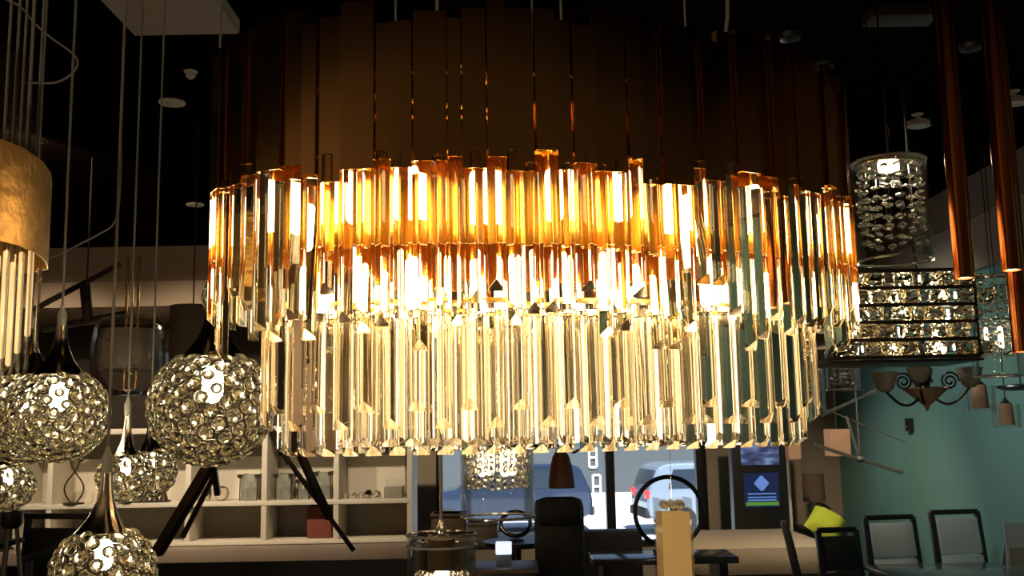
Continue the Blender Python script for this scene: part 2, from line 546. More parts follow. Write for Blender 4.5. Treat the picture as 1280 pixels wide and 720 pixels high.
def prism_mesh(name, w_, d, h, cut, m):
    """three-sided bar with ground-off arrises, one edge outward (+x), its foot cut on a slant that climbs towards that edge"""
    hw, e = w_ / 2, w_ * .09
    prof = [(d, e * .55), (d, -e * .55), (e * .9, -hw + e * .2), (0, -hw + e), (0, hw - e), (e * .9, hw - e * .2)]
    vs = [(x, y, cut * x / d) for x, y in prof] + [(x, y, h) for x, y in prof]
    n = len(prof)
    b_ = MB().add(vs, [tuple(range(n)), tuple(range(n, 2 * n))] + [(q, (q + 1) % n, n + (q + 1) % n, n + q) for q in range(n)])
    me = b_.mesh(name, .0008)
    me.materials.append(m)
    me.materials.append(M['ground_facet'])
    for p in me.polygons:
        if p.normal.z < -.5 and p.area > w_ * d * .3:
            p.material_index = 1
    return me


up_meshes = [prism_mesh('crystal_bar', .031, .020, h, .018, M['amber_crystal']) for h in (.25, .27, .29, .31, .335)]
for i, (x, y, a, w_) in enumerate(ell(A1 - .012, B1 - .012, 96, .01)):
    j = R.randrange(5)
    zt = 2.085 + R.choice((0, .01, .022, .035, .045))
    me = up_meshes[j]
    h = (.25, .27, .29, .31, .335)[j]
    link('crystal_bar', me, ch, Matrix.Translation(L(x, y, zt - h)) @ Matrix.Rotation(a, 4, 'Z'))

lowA = prism_mesh('crystal_drop', .036, .024, .195, .020, M['crystal'])
lowB = prism_mesh('crystal_drop', .036, .024, .23, .020, M['crystal'])
lowC = prism_mesh('crystal_drop', .034, .022, .27, .016, M['crystal'])
drops = []
for i, (x, y, a, w_) in enumerate(ell(.606, .25, 56, .012)):
    drops.append((lowA if i % 2 else lowB, x, y, 1.640 if i % 2 else 1.606, a))
for i, (x, y, a, w_) in enumerate(ell(.573, .218, 56)):
    drops.append((lowC, x, y, 1.556, a))
_ca, _sa = math.cos(math.radians(14)), math.sin(math.radians(14))
for i, (x, y, a, w_) in enumerate(ell(.530, .175, 52, .02)):
    drops.append((lowC, x, y, 1.572, a + PI))
drops.sort(key=lambda q: q[1] * _sa + q[2] * _ca)
rest = MB()
for i, (me, x, y, z, a) in enumerate(drops):
    mw = Matrix.Translation(L(x, y, z)) @ Matrix.Rotation(a, 4, 'Z')
    if i < 100:
        link('crystal_drop', me, ch, mw)
    else:
        rest.add([mw @ v.co for v in me.vertices], [tuple(p.vertices) for p in me.polygons])
o = part('crystal_drop', rest, M['crystal'], ch)
o['kind'] = 'stuff'


def oval_strip(mb, a, b, z0, z1, t=.003, n=96, pleat=0.0):
    vs = []
    for (da, z) in ((0, z0), (0, z1), (t, z1), (t, z0)):
        for k in range(n):
            q = 2 * PI * k / n
            e = da + (pleat if k % 2 else 0)
            vs.append(L((a - e) * math.cos(q), (b - e) * math.sin(q), z))
    fs = []
    for i in range(4):
        j = (i + 1) % 4
        for k in range(n):
            l = (k + 1) % n
            fs.append((i * n + k, i * n + l, j * n + l, j * n + k))
    return mb.add(vs, fs, pleat == 0)


fr = MB()
oval_strip(fr,   .706, .316, 2.135, 2.16, .02)          # rail that carries the upper bars
oval_strip(fr, .50, .15, 1.865, 1.872, .04)           # rail of the lower tier
part('gold_frame', fr, M['gold'], ch)
part('upper_ring', oval_strip(MB(), .690, .300, 2.30, 2.325, .02), M['dark_metal'], ch)
part('inner_band', oval_strip(MB(),   .652, .270, 1.965, 2.20, .004, 176, .016), M['gold'], ch, label='gold reflector band behind the upper bars')
sp = MB()
for q in (0.35, 1.2, 1.95, 2.8, 3.5, 4.3, 5.1, 5.9):
    sp.tube([L(.69 * math.cos(q), .322 * math.sin(q), 2.31), L(.12 * math.cos(q), .06 * math.sin(q), 2.31)], .006)
    sp.tube([L(.558 * math.cos(q), .235 * math.sin(q), 1.85), L(.558 * math.cos(q), .235 * math.sin(q), 2.31)], .004)
sp.lathe([(.13, 2.30 - 1.55), (.13, 2.33 - 1.55)], (0, 0, 0), 24)
part('spoke_frame', sp, M['gold'], ch)
blb = MB().lathe(capsule(.0125, .11), n=12).mesh('bulb')
blb.materials.append(M['bulb'])
skt = MB().lathe([(.010, 0), (.012, .01), (.012, .035)], n=12).mesh('socket')
skt.materials.append(M['gold'])


def bulbs(a, b, n, z, jit):
    for i, (x, y, an, w_) in enumerate(ell(a, b, n, R.uniform(0, .1))):
        o_ = link('bulb', blb, ch, Matrix.Translation(L(x + R.uniform(-jit, jit), y + R.uniform(-jit, jit), z + R.uniform(-.012, .012))))
        link('socket', skt, o_, Matrix.Translation((0, 0, .105)))


bulbs(.690, .302, 22, 1.995, .004)
bulbs(.53, .20, 22, 1.85, .02)


def rods(a, b, n, z, h, r, m, nm):  # glowing rods added to brighten the crystals, not parts of the real chandelier
    q = MB().lathe(capsule(r, h), n=12).mesh(nm)
    q.materials.append(M[m])
    for x, y, an, w_ in ell(a, b, n, R.uniform(0, .1)):
        link(nm, q, ch, Matrix.Translation(L(x + R.uniform(-.014, .014), y + R.uniform(-.014, .014), z + R.uniform(-.012, .012))))


rods(.47, .115, 32, 1.575, .28, .0050, 'rod', 'added_glow_rod')
rods(.43, .085, 22, 1.585, .25, .009, 'rod_amber', 'added_amber_rod')
rods(.56, .225, 30, 1.845, .115, .006, 'rod', 'added_glow_rod')
cb = MB()
for x, y in ((-.35, 0), (.35, 0), (0, -.12), (0, .12)):
    cb.tube([L(x, y, 2.31), L(x, y, CEIL)], .0025, 6)
cb.tube([L(.30 + .012 * math.sin(k * .9), -.30, 2.40 + .05 * k) for k in range(17)], .004, 6)
part('suspension_cable', cb, M['cord'], ch)
part('ceiling_canopy', MB().lathe([(.30, CEIL - .05 - 1.55), (.31, CEIL - .045 - 1.55), (.31, CEIL - 1.555)], n=40, sx=1.4), M['gold'], ch)


# ------------------------------------------------------------------ crystal ball pendants
def bead_mesh(r, m, name='crystal_bead', fl=1.0):
    n = 8
    b_ = MB().lathe([(r * .36, -r * .50 * fl), (r * .80, -r * .27 * fl), (r * .97, 0), (r * .80, r * .27 * fl), (r * .36, r * .50 * fl)], n=n, smooth=False)
    me = b_.mesh(name)
    me.materials.append(m)
    return me


def fib(n):
    g = PI * (3 - 5 ** .5)
    for i in range(n):
        z = 1 - 2 * (i + .5) / n
        q = g * i
        rr = math.sqrt(1 - z * z)
        yield Vector((rr * math.cos(q), rr * math.sin(q), z))


def ball(px, py, D, rpx, n, label, squash=.96, cord=True, trumpet=True, group='crystal ball pendants'):
    c = P(px, py, D)
    r = rpx * D / F
    t = thing('crystal_ball_pendant', label, 'pendant lamp', c, R.uniform(0, 6), group)
    rho = r * math.sqrt(3.3 / n)
    cage, rest_ = MB(), MB()
    bm_ = bead_mesh(rho * .82, M['bead'], 'crystal_bead', .85)
    pts = [p for p in fib(n) if p.z < (.86 if trumpet else 2)]
    rot = Matrix.Rotation(t.rotation_euler[2], 3, 'Z')
    pts.sort(key=lambda p: (rot @ p).y)
    for i, p in enumerate(pts):
        q = Vector((p.x * r, p.y * r, p.z * r * squash))
        cage.torus(q, rho * .97, rho * .07, p, 16, 5)
        mw = Matrix.Translation(q) @ p.to_track_quat('Z', 'Y').to_matrix().to_4x4()
        if i < 100:
            link('crystal_bead', bm_, t, mw)
        else:
            rest_.add([mw @ v.co for v in bm_.vertices], [tuple(f.vertices) for f in bm_.polygons])
    part('wire_cage', cage, M['wire'], t)
    if rest_.v:
        o_ = part('crystal_bead', rest_, M['bead'], t)
        o_['kind'] = 'stuff'
    part('bulb', MB().lathe(capsule(r * .17, r * .62), (0, 0, r * .05), 14), M['bulb_soft'], t)
    top = r * squash
    if trumpet:
        h = max(r * .85, .11)
        st = MB().lathe([(r * .50, top * .84), (r * .40, top * .98), (r * .27, top + h * .2), (r * .18, top + h * .45), (r * .13, top + h * .72), (r * .11, top + h)], n=30)
        for v in st.v:
            k_ = 1 + .16 * math.cos(3 * math.atan2(v.y, v.x)) * max(0, 1 - (v.z - top * .84) / h)
            v.x *= k_
            v.y *= k_
        part('trumpet_stem', st, M['chrome_bright'], t)
        top += h
    part('connector', MB().lathe([(.011, top - .002), (.012, top + .03), (.006, top + .045), (.004, top + .055)], n=12), M['cord_white'], t)
    part('cord', MB().tube([(0, 0, top + .05), (0.002, 0, (top + CEIL - c.z) / 2), (0, 0, CEIL - c.z)], .0035, 6), M['cord'], t)
    return t


ball(265, 508, 2.62, 75, 190, 'large crystal ball pendant behind the left end of the golden chandelier')
ball(72, 518, 2.62, 60, 170, 'large crystal ball pendant overlapping another at the left edge, its cone fully in view')
ball(33, 520, 3.0, 60, 170, 'large crystal ball pendant cut by the left edge of the view, behind its twin')
ball(157, 596, 3.1, 33, 56, 'small glowing crystal ball pendant in front of its twin, below two silver cones')
ball(187, 590, 3.4, 31, 56, 'small crystal ball pendant half hidden behind its brighter twin')
ball(10, 608, 3.2, 30, 56, 'small glowing crystal ball pendant low at the left edge of the view')
ball(129, 716, 2.2, 60, 110, 'crystal ball pendant lowest of the cluster, cut by the bottom edge')
ball(288, 372, 4.2, 33, 56, 'small far crystal ball peeking out behind the left end of the golden chandelier')

# ------------------------------------------------------------------ tube lamp with the gold band (left edge)
tb = P(25, 335, 1.95)
t = thing('glass_tube_pendant', 'amber glass tube pendant wrapped in a curved gold leaf band at the left edge', 'pendant lamp', (tb.x, tb.y, 1.94))
O = Vector((tb.x, tb.y, 1.94))
plan = [(-.94, 2.0), (-.905, 1.92), (-.88, 1.83), (-.872, 1.74), (-.89, 1.66), (-.94, 1.60), (-1.02, 1.58), (-1.10, 1.64), (-1.14, 1.76), (-1.13, 1.9), (-1.07, 2.0), (-1.0, 2.045)]
bd = MB()
n = len(plan)
vs = []
cen = Vector((-1.0, 1.82))
for (z, k) in ((1.94, 1), (2.118, 1), (2.118, .985), (1.94, .985)):
    for p in plan:
        q = cen + (Vector(p) - cen) * k
        vs.append(Vector((q.x, q.y, z)) - O)
fs = []
for i in range(4):
    for k in range(n):
        fs.append((i * n + k, i * n + (k + 1) % n, ((i + 1) % 4) * n + (k + 1) % n, ((i + 1) % 4) * n + k))
bd.add(vs, fs, True)
part('gold_band', bd, M['gold_leaf'], t)
for px, yt, yb, D in ((33, 176, 440, 1.98), (20, 104, 462, 1.92), (9, 133, 478, 1.88), (0, 70, 470, 1.80), (-12, 60, 480, 1.75)):
    p0 = P(px, yb, D)
    zt = P(px, yt, D).z
    g = part('glass_tube', MB().shell([(.021, 0), (.021, zt - p0.z)], (0, 0, 0), 20, .002), M['glass'], t, p0 - O)
    part('bulb', MB().lathe(capsule(.0055, .20), (0, 0, .03), 10), M['tube_glow'], g)
    part('cord', MB().tube([(0, 0, .2), (0, 0, CEIL - p0.z)], .0028, 6), M['cord'], g)

# ------------------------------------------------------------------ glass drums with crystals inside
def drum(px0, px1, yt, yb, D, label, inner=None, nb=90, kind='discs', rz=0.0, cable=None, bulb=True, glass=True, beadr=None, lightr=.02, nl=1, top=False, dens=2.5):
    """a clear glass cylinder round a hanging core of crystals; inner = (fraction of the radius, top px, bottom px)"""
    pm = (px0 + px1) / 2
    pb = P(pm, yb, D)
    zt = P(pm, yt, D).z
    r = (px1 - px0) / 2 * D / F
    h = zt - pb.z
    t = thing('glass_drum_pendant', label, 'pendant lamp', pb, rz)
    if glass:
        g = MB().shell([(r, 0), (r, h)], n=40, t=.004)
        part('glass_cylinder', g, M['glass'], t)
        for z in (0, h):
            part('glass_rim', MB().torus((0, 0, z), r - .002, .004, n=40), M['rim'], t)
    part('top_plate', MB().lathe([(r * .9, h - .012), (r * .92, h - .008), (r * .92, h - .002)], n=32), M['chrome'], t)
    fr_, it, ib = inner
    z1, z0 = P(pm, it, D).z - pb.z, P(pm, ib, D).z - pb.z
    br = beadr or r * .085
    bm_ = bead_mesh(br, M['clear_bead'], 'crystal_bead')
    cols = max(8, int(2 * PI * r * fr_ / (br * dens)))
    rows = max(3, int((z1 - z0) / (br * 2.0)))
    pos = []
    for k in range(cols):
        q = 2 * PI * k / cols
        for j in range(rows):
            zz = z1 - (j + .5 + .25 * R.uniform(-1, 1)) * (z1 - z0) / rows
            pos.append(Vector((r * fr_ * math.cos(q) * R.uniform(.9, 1.06), r * fr_ * math.sin(q) * R.uniform(.9, 1.06), zz)))
    pos.sort(key=lambda p: p.y)
    rest_ = MB()
    for i, p in enumerate(pos):
        mw = Matrix.Translation(p) @ Matrix.Rotation(R.uniform(-.5, .5), 4, 'Y') @ Matrix.Rotation(R.uniform(-.6, .6), 4, 'X')
        if top:
            mw = Matrix.Translation((p.x, p.y, p.z)) @ Matrix.Rotation(R.uniform(-.35, .35), 4, 'Y') @ Matrix.Rotation(R.uniform(-.5, .3), 4, 'X') @ Matrix.Diagonal((1, 1, .7, 1))
        if kind == 'drops':
            mw = mw @ Matrix.Diagonal((.75, .75, 1.9, 1))
        if i < nb:
            link('crystal_bead', bm_, t, mw)
        else:
            rest_.add([mw @ v.co for v in bm_.vertices], [tuple(f.vertices) for f in bm_.polygons])
    if rest_.v:
        o_ = part('crystal_bead', rest_, M['clear_bead'], t)
        o_['kind'] = 'stuff'
    st = MB()
    for k in range(cols):
        q = 2 * PI * k / cols
        st.tube([(r * fr_ * math.cos(q), r * fr_ * math.sin(q), z0), (r * fr_ * math.cos(q), r * fr_ * math.sin(q), h - .006)], .0007, 4)
    part('hanging_wires', st, M['chrome'], t)
    if bulb:
        hb = .012 if top else min((z1 - z0) * .5, .09)
        if top:
            part('bulb', MB().lathe([(1e-4, h - .024), (.026, h - .024), (.028, h - .020), (.028, h - .014)], n=24), M['bulb_soft'], t)
        for k in range(0 if top else nl):
            q = 2 * PI * k / nl + .5
            rb = 0 if nl == 1 else r * fr_ * .55
            part('bulb', MB().lathe(capsule(lightr, max(hb, lightr * 2.2)), (0, 0, 0), 14), M['bulb_soft'] if nl == 1 else M['rod'], t, (rb * math.cos(q), rb * math.sin(q), (z1 - hb - .01) if nl == 1 else z0 + .035))
    part('cable', MB().tube([(0, 0, h), (0, 0, CEIL - pb.z)], .0028, 6), M['chrome'] if cable is None else cable, t)
    part('ceiling_cup', MB().lathe([(.02, CEIL - pb.z - .03), (.045, CEIL - pb.z - .02), (.05, CEIL - pb.z - .001)], n=20), M['black'], t)
    return t


drum(1073, 1165, 203, 326, 2.75, 'clear glass cylinder pendant filled with crystal discs beside the right end of the golden chandelier', (.80, 208, 308), nb=100, beadr=.0128, top=True)
drum(577, 668, 470, 646, 3.1, 'wide clear glass cylinder pendant with sparkling amber crystals below the middle of the golden chandelier', (.82, 500, 610), nb=100, kind='drops', beadr=.0105, nl=4, lightr=.016, dens=1.9)
drum(1219, 1279, 347, 470, 4.1, 'crystal bead cylinder in clear glass at the right edge behind the copper tubes', (.66, 352, 446), nb=100, beadr=.016, nl=3, lightr=.008)
drum(1034, 1075, 440, 487, 4.3, 'small dark glass tumbler pendant hanging right of the chandelier, nearer the crystal tiers', (.7, 446, 482), nb=60, bulb=False, beadr=.010)
drum(998, 1032, 455, 515, 3.95, 'small dark glass tumbler pendant hanging lower, just under the right end of the chandelier', (.7, 462, 510), nb=60, bulb=False, beadr=.010)

# glass drum with a brown inner shade, bottom centre
pb = P(552, 745, 2.85)
t = thing('glass_drum_pendant', 'clear glass drum pendant with dark brown inner shade at the bottom edge', 'pendant lamp', pb)
zt = P(552, 668, 2.85).z - pb.z
r = 42 * 2.85 / F
g = MB().shell([(r, 0), (r, zt)], n=40, t=.005)
part('glass_cylinder', g, M['glass'], t)
for z in (0, zt, zt - .03):
    part('glass_rim', MB().torus((0, 0, z), r, .004, n=40), M['rim'], t)
part('inner_shade', MB().shell([(r * .40, zt - .095), (r * .40, zt - .012)], n=24), M['shade_dark'], t)
bm_ = bead_mesh(.009, M['clear_bead'])
for k in range(60):
    q = R.uniform(0, 2 * PI)
    rr = r * .72 * math.sqrt(R.random())
    link('crystal_bead', bm_, t, Matrix.Translation((rr * math.cos(q), rr * math.sin(q), zt - .10 - R.random() * .035)) @ Matrix.Rotation(R.uniform(0, 3), 4, 'X'))
part('crystal_tray', MB().lathe([(r * .78, zt - .150), (r * .8, zt - .146)], n=32), M['chrome'], t)
part('bulb', MB().lathe(capsule(.016, .05), (0, 0, zt - .13), 12), M['bulb_soft'], t)
part('socket', MB().lathe([(.014, zt - .01), (.016, zt + .01), (.010, zt + .03), (.006, zt + .04)], n=14), M['chrome'], t)
sp = MB()
for k in range(3):
    q = 2 * PI * k / 3 + .3
    sp.tube([(0, 0, zt), (r * math.cos(q), r * math.sin(q), zt)], .003, 6)
part('top_spider', sp, M['chrome'], t)
part('cord', MB().tube([(0, 0, zt + .03), (0, 0, CEIL - pb.z)], .005, 8), M['cord'], t)

# glass globe with grey drum inside (left)
pb = P(161, 494, 4.0)
t = thing('glass_globe_pendant', 'clear glass jar pendant with a grey drum shade inside, hung on gold rods', 'pendant lamp', pb)
s4 = 4.0 / F
r = 47 * s4
part('glass_jar', MB().shell([(r * .55, 0), (r * .86, .03), (r, .10), (r * 1.0, .20), (r * .92, .27), (r * .7, .31), (r * .35, .32)], n=36, t=.003), M['glass'], t)
part('drum_shade', MB().shell([(r * .78, .10), (r * .78, .26)], n=32), M['shade_grey'], t)
for dx in (-.022, .0, .024):
    rd = part('gold_rod', MB().tube([(dx, 0, .02), (dx, 0, .56)], .006, 10), M['rod_metal'], t)
part('cord', MB().tube([(0, 0, .5), (0, 0, CEIL - pb.z)], .004, 6), M['cord'], t)
part('rod_tray', MB().lathe([(.045, 0), (.05, .01), (.05, .02)], n=24), M['chrome'], t)
bm_ = bead_mesh(.008, M['clear_bead'])
for k in range(36):
    q = R.uniform(0, 2 * PI)
    link('crystal_bead', bm_, t, Matrix.Translation((r * .82 * math.cos(q), r * .82 * math.sin(q), R.uniform(.09, .22))))
# dark drum shade pendant
pb = P(240, 446, 5.0)
t = thing('drum_shade_pendant', 'dark brown drum shade pendant behind the crystal balls, left of the chandelier', 'pendant lamp', pb)
part('drum_shade', MB().shell([(.118, 0), (.112, .255)], n=36, t=.004), M['shade_dark'], t)
part('spider', MB().bar((-.11, 0, .25), (.11, 0, .25), .006, .006).bar((0, -.11, .25), (0, .11, .25), .006, .006), M['dark_metal'], t)
part('cord', MB().tube([(0, 0, .25), (0, 0, CEIL - pb.z)], .004, 6), M['dark_metal'], t)

# ------------------------------------------------------------------ copper tube pendants (right)
for (px, yb, D, lab) in ((1206, 348, 1.95, 'long copper tube spotlight pendant, first from the glass cylinder of crystal discs'),
                         (1265, 338, 2.0, 'long copper tube spotlight pendant, second from the glass cylinder of crystal discs'),
                         (1279, 440, 2.25, 'long copper tube spotlight pendant hanging lowest at the right edge')):
    p0 = P(px, yb, D)
    t = thing('copper_tube_pendant', lab, 'pendant lamp', p0, 0, 'copper tube pendants')
    r = 12.5 * D / F
    part('copper_tube', MB().shell([(r, 0), (r, CEIL - .10 - p0.z)], n=28, t=.0015), M['copper'], t)
    part('lamp_lens', MB().lathe([(1e-4, .004), (r * .6, .003), (r * .93, .006), (r * .93, .014)], n=24), M['lens'], t)
    part('ceiling_mount', MB().lathe([(.008, CEIL - .10 - p0.z), (.008, CEIL - .03 - p0.z), (.05, CEIL - .02 - p0.z), (.05, CEIL - p0.z - .001)], n=20), M['copper'], t)

# ------------------------------------------------------------------ tiered crystal block chandelier (right)
D = 3.3
x0, x1 = P(1040, 400, D).x, P(1221, 400, D).x
zb = P(1140, 446, D).z
zt = P(1140, 338, D).z
t = thing('crystal_tier_chandelier', 'square chandelier of five dark tiers packed with crystal chunks right of the golden one', 'chandelier', ((x0 + x1) / 2, D + .15, zb))
W2, D2, H = (x1 - x0) / 2, .15, zt - zb
fr = MB()
rows = 5
rh = H / rows
for j in range(rows + 1):
    z = j * rh
    for s_ in (-1, 1):
        fr.cbox((0, s_ * D2, z), (2 * W2, .008, .013), .002)
        fr.cbox((s_ * W2, 0, z), (.008, 2 * D2, .013), .002)
for sx_ in (-1, 1):
    for sy_ in (-1, 1):
        fr.box((sx_ * W2, sy_ * D2, H / 2), (.008, .008, H))
part('tier_frame', fr, M['dark_metal'], t)


def chunk(w_, h, d):
    bm = bmesh.new()
    bmesh.ops.create_cube(bm, size=1)
    bmesh.ops.subdivide_edges(bm, edges=list(bm.edges), cuts=3, use_grid_fill=True)
    for v in bm.verts:
        v.co = Vector((v.co.x * w_, v.co.y * d, v.co.z * h)) + Vector((R.uniform(-1, 1), R.uniform(-1, 1), R.uniform(-1, 1))) * h * .12
    bmesh.ops.triangulate(bm, faces=list(bm.faces))
    me = bpy.data.meshes.new('crystal_chunk')
    bm.to_mesh(me)
    bm.free()
    me.materials.append(M['gold_chunk'])
    return me


chs = [chunk(.062, rh * .72, .035) for k in range(4)]
sqf = MB()
for (c_, s_) in (((-.011, 0, 0), (.004, .02, .03)), ((.011, 0, 0), (.004, .02, .03)), ((0, 0, -.013), (.026, .02, .004)), ((0, 0, .013), (.026, .02, .004))):
    sqf.box(c_, s_)
sqm = sqf.mesh('square_clip')
sqm.materials.append(M['chrome'])
for j in range(rows):
    z = (j + .5) * rh
    x = -W2 + .04 + (.02 if j % 2 else 0)
    k = j
    while x < W2 - .02:
        link('crystal_chunk', R.choice(chs), t, Matrix.Translation((x, -D2 + .008, z)) @ Matrix.Rotation(R.choice((0, PI)), 4, 'X'))
        x += .048
        if k % 3 != 1:
            link('square_clip', sqm, t, Matrix.Translation((x, -D2 + .004, z)))
        else:
            link('crystal_chunk', R.choice(chs), t, Matrix.Translation((x + .008, -D2 + .006, z)) @ Matrix.Rotation(PI, 4, 'Z'))
            x += .012
        x += .048
        k += 1
    for q in (-.13, .02, .15):
        bx_ = q + R.uniform(-.04, .04)
        o_ = part('bulb', MB().lathe(capsule(.010, .034), n=12), M['bulb_soft'], t, (bx_, -D2 + .055, z - .017))
part('base_plate', MB().cbox((0, 0, -.012), (2 * W2 + .02, 2 * D2 + .02, .008), .002), M['dark_metal'], t)
pc = P(1118, 48, 3.7)
part('ceiling_plate', MB().cbox((pc.x - t.location.x + .03, pc.y - t.location.y, CEIL - zb - .03), (.26, .12, .05), .006), M['dark_metal'], t)
cb = MB()
cb.tube([(-.12, 0, H), (-.03, .1, CEIL - zb)], .003, 6)
cb.tube([(.12, 0, H), (.02, .1, CEIL - zb)], .003, 6)
part('suspension_cable', cb, M['chrome'], t)

# ------------------------------------------------------------------ scroll-arm chandelier with bell shades
D = 4.6
c = P(1158, 498, D)
t = thing('scroll_chandelier', 'dark scroll-arm chandelier with up-turned bell shades hanging before the teal wall', 'chandelier', c)
s_ = D / F
arms = ((-58, 12), (-16, 22), (46, 16), (8, 18))
part('finial_bowl', MB().lathe([(1e-4, -.06), (.008, -.05), (.012, -.035), (.09, .035), (.10, .045), (.085, .05)], n=24), M['salmon'], t)
part('column', MB().lathe([(.012, .04), (.02, .06), (.012, .10), (.02, .16), (.010, .2), (.010, .30)], n=14), M['dark_metal'], t)
for i, (dx, dy) in enumerate(arms):
    q = (2.9, 4.2, 5.9, 1.3)[i]
    X, Y, Z = dx * s_, (.12 if i == 3 else -.08), dy * s_
    a_ = MB()
    pts = []
    for k in range(25):
        u = k / 24
        pts.append((X * u, Y * u, .04 - .07 * math.sin(u * PI) + (Z - .05) * u * u))
    a_.tube(pts, .006, 8)
    cu = []
    for k in range(22):
        u = k / 21
        an = u * 4 * PI
        rr = .045 * (1 - u * .8)
        cu.append((X * .55 + rr * math.cos(an) * (1 if X > 0 else -1), Y * .55, .075 + rr * math.sin(an)))
    a_.tube(cu, .005, 6)
    ar = part('scroll_arm', a_, M['dark_metal'], t)
    part('bell_shade', MB().shell([(.018, Z - .015), (.035, Z), (.048, Z + .035), (.058, Z + .075)], (X, Y, 0), 22, .003), M['shade_grey'], ar)
part('chain', MB().tube([(0, 0, .3), (0, 0, CEIL - c.z)], .006, 6), M['dark_metal'], t)

# two lantern pendants
for px, py, lab in ((1225, 497, 'brown-shaded glass lantern pendant, higher of the pair before the teal wall'),
                    (1258, 519, 'brown-shaded glass lantern pendant, lower of the pair before the teal wall')):
    D = 5.2 if px < 1240 else 5.7
    c = P(px, py, D)
    t = thing('lantern_pendant', lab, 'pendant lamp', c, 0, 'small glass lantern pendants')
    part('glass_cylinder', MB().shell([(.075, -.07), (.075, .06)], n=24, t=.003), M['glass'], t)
    part('inner_shade', MB().shell([(.042, -.055), (.034, .065)], n=24, t=.003), M['salmon'], t)
    part('cap', MB().lathe([(.03, .066), (.012, .085), (.006, .10)], n=14), M['dark_metal'], t)
    part('cord', MB().tube([(0, 0, .09), (0, 0, CEIL - c.z)], .003, 6), M['dark_metal'], t)
c = P(1276, 485, 4.6)
t = thing('dish_pendant', 'flat black oval dish pendant at the right edge before the teal wall', 'pendant lamp', c)
part('dish', MB().lathe([(1e-4, -.012), (.07, -.010), (.105, .004), (.10, .012), (.02, .02)], n=28), M['black'], t)
part('stem', MB().tube([(0, 0, .015), (0, 0, CEIL - c.z)], .003, 6), M['black'], t)


# ------------------------------------------------------------------ angular stick chandeliers
def sticks(label, segs, D, m, wpx, anchor):
    a = P(*anchor, D)
    t = thing('stick_chandelier', label, 'chandelier', a)
    for i, (x0_, y0_, x1_, y1_, wd, d0, d1) in enumerate(segs):
        p, q = P(x0_, y0_, D + d0) - a, P(x1_, y1_, D + d1) - a
        part('stick_arm', MB().bar(p, q, wd * wpx * D / F, wd * wpx * D / F), m, t)
    part('hub', MB().lathe([(1e-4, -.02), (.02, -.012), (.025, 0), (.02, .012), (1e-4, .02)], n=14), m, t)
    part('drop_rod', MB().tube([(0, 0, 0), (0, 0, CEIL - a.z)], .005, 6), m, t)
    return t


M['stick_pale'] = mat('pale_brushed_bar', (0.42, 0.36, 0.28), 0.4, 0.4, noise=0.1)
sticks('dark angular stick chandelier hanging behind the large crystal ball', [(266, 575, 196, 692, 13, 0, .1), (270, 590, 228, 672, 6, .2, .2), (266, 575, 272, 618, 7, -.1, 0), (266, 575, 330, 520, 8, 0, -.3)], 4.75, M['dark_metal'], 1.0, (266, 575))
sticks('pair of crossing dark sticks hanging before the white shelves', [(337, 533, 362, 580, 7, 0, 0), (362, 578, 442, 688, 5, 0, .2), (376, 545, 376, 572, 6, 0, 0), (374, 565, 412, 648, 9, 0, .1)], 4.6, M['dark_metal'], 1.0, (355, 565))
sticks('dark crooked stick chandelier high at the left behind the cords', [(40, 388, 150, 330, 8, 0, .3), (52, 412, 160, 392, 9, 0, .2), (106, 355, 110, 402, 12, .1, .1)], 5.6, M['dark_metal'], .9, (108, 372))
sticks('pale thin stick chandelier hanging before the teal wall', [(1018, 556, 1128, 591, 6, 0, 0), (1000, 498, 1132, 553, 2.2, .2, .1), (1058, 520, 1076, 576, 4, 0, 0), (1025, 520, 1095, 488, 5, 0, .2)], 5.4, M['stick_pale'], .7, (1075, 574))

# ------------------------------------------------------------------ loose cables and ceiling lights
for lab, pts, D, r in (('loose grey cable looping down from the ceiling at the upper left', [(-5, -6), (25, 8), (42, 28), (65, 48), (90, 66), (97, 78), (92, 90), (78, 100), (62, 104), (30, 103)], 2.6, .003),
                       ('thin slack wire sagging across the brown soffit', [(50, 326), (75, 318), (100, 305), (125, 292), (143, 278), (150, 240), (152, 150)], 4.5, .004)):
    pp = [P(x, y, D) for x, y in pts]
    sm = []
    for i in range(len(pp) - 1):
        p0, p1, p2, p3 = pp[max(0, i - 1)], pp[i], pp[i + 1], pp[min(len(pp) - 1, i + 2)]
        for k in range(5):
            u = k / 5
            sm.append(.5 * ((2 * p1) + (p2 - p0) * u + (2 * p0 - 5 * p1 + 4 * p2 - p3) * u * u + (3 * p1 - p0 - 3 * p2 + p3) * u ** 3))
    sm.append(pp[-1])
    tag(part('hanging_cable', MB().tube(sm, r, 6), M['cord']), lab, 'cable')


def downlight(px, py, lab, r=.06):
    d = (P(px, py, 1.0) - EYE)
    p = EYE + d * ((CEIL - 1.6) / d.z)
    t = thing('ceiling_downlight', lab, 'ceiling light', (p.x, p.y, CEIL))
    part('trim_ring', MB().lathe([(r * .62, -.004), (r * .66, -.014), (r, -.010), (r, -.001), (r * .62, -.001)], n=32, closed=True), M['cord_white'], t)
    part('lens', MB().lathe([(r * .25, -.012), (r * .45, -.006), (r * .61, -.003)], n=24), M['lens_off'], t)


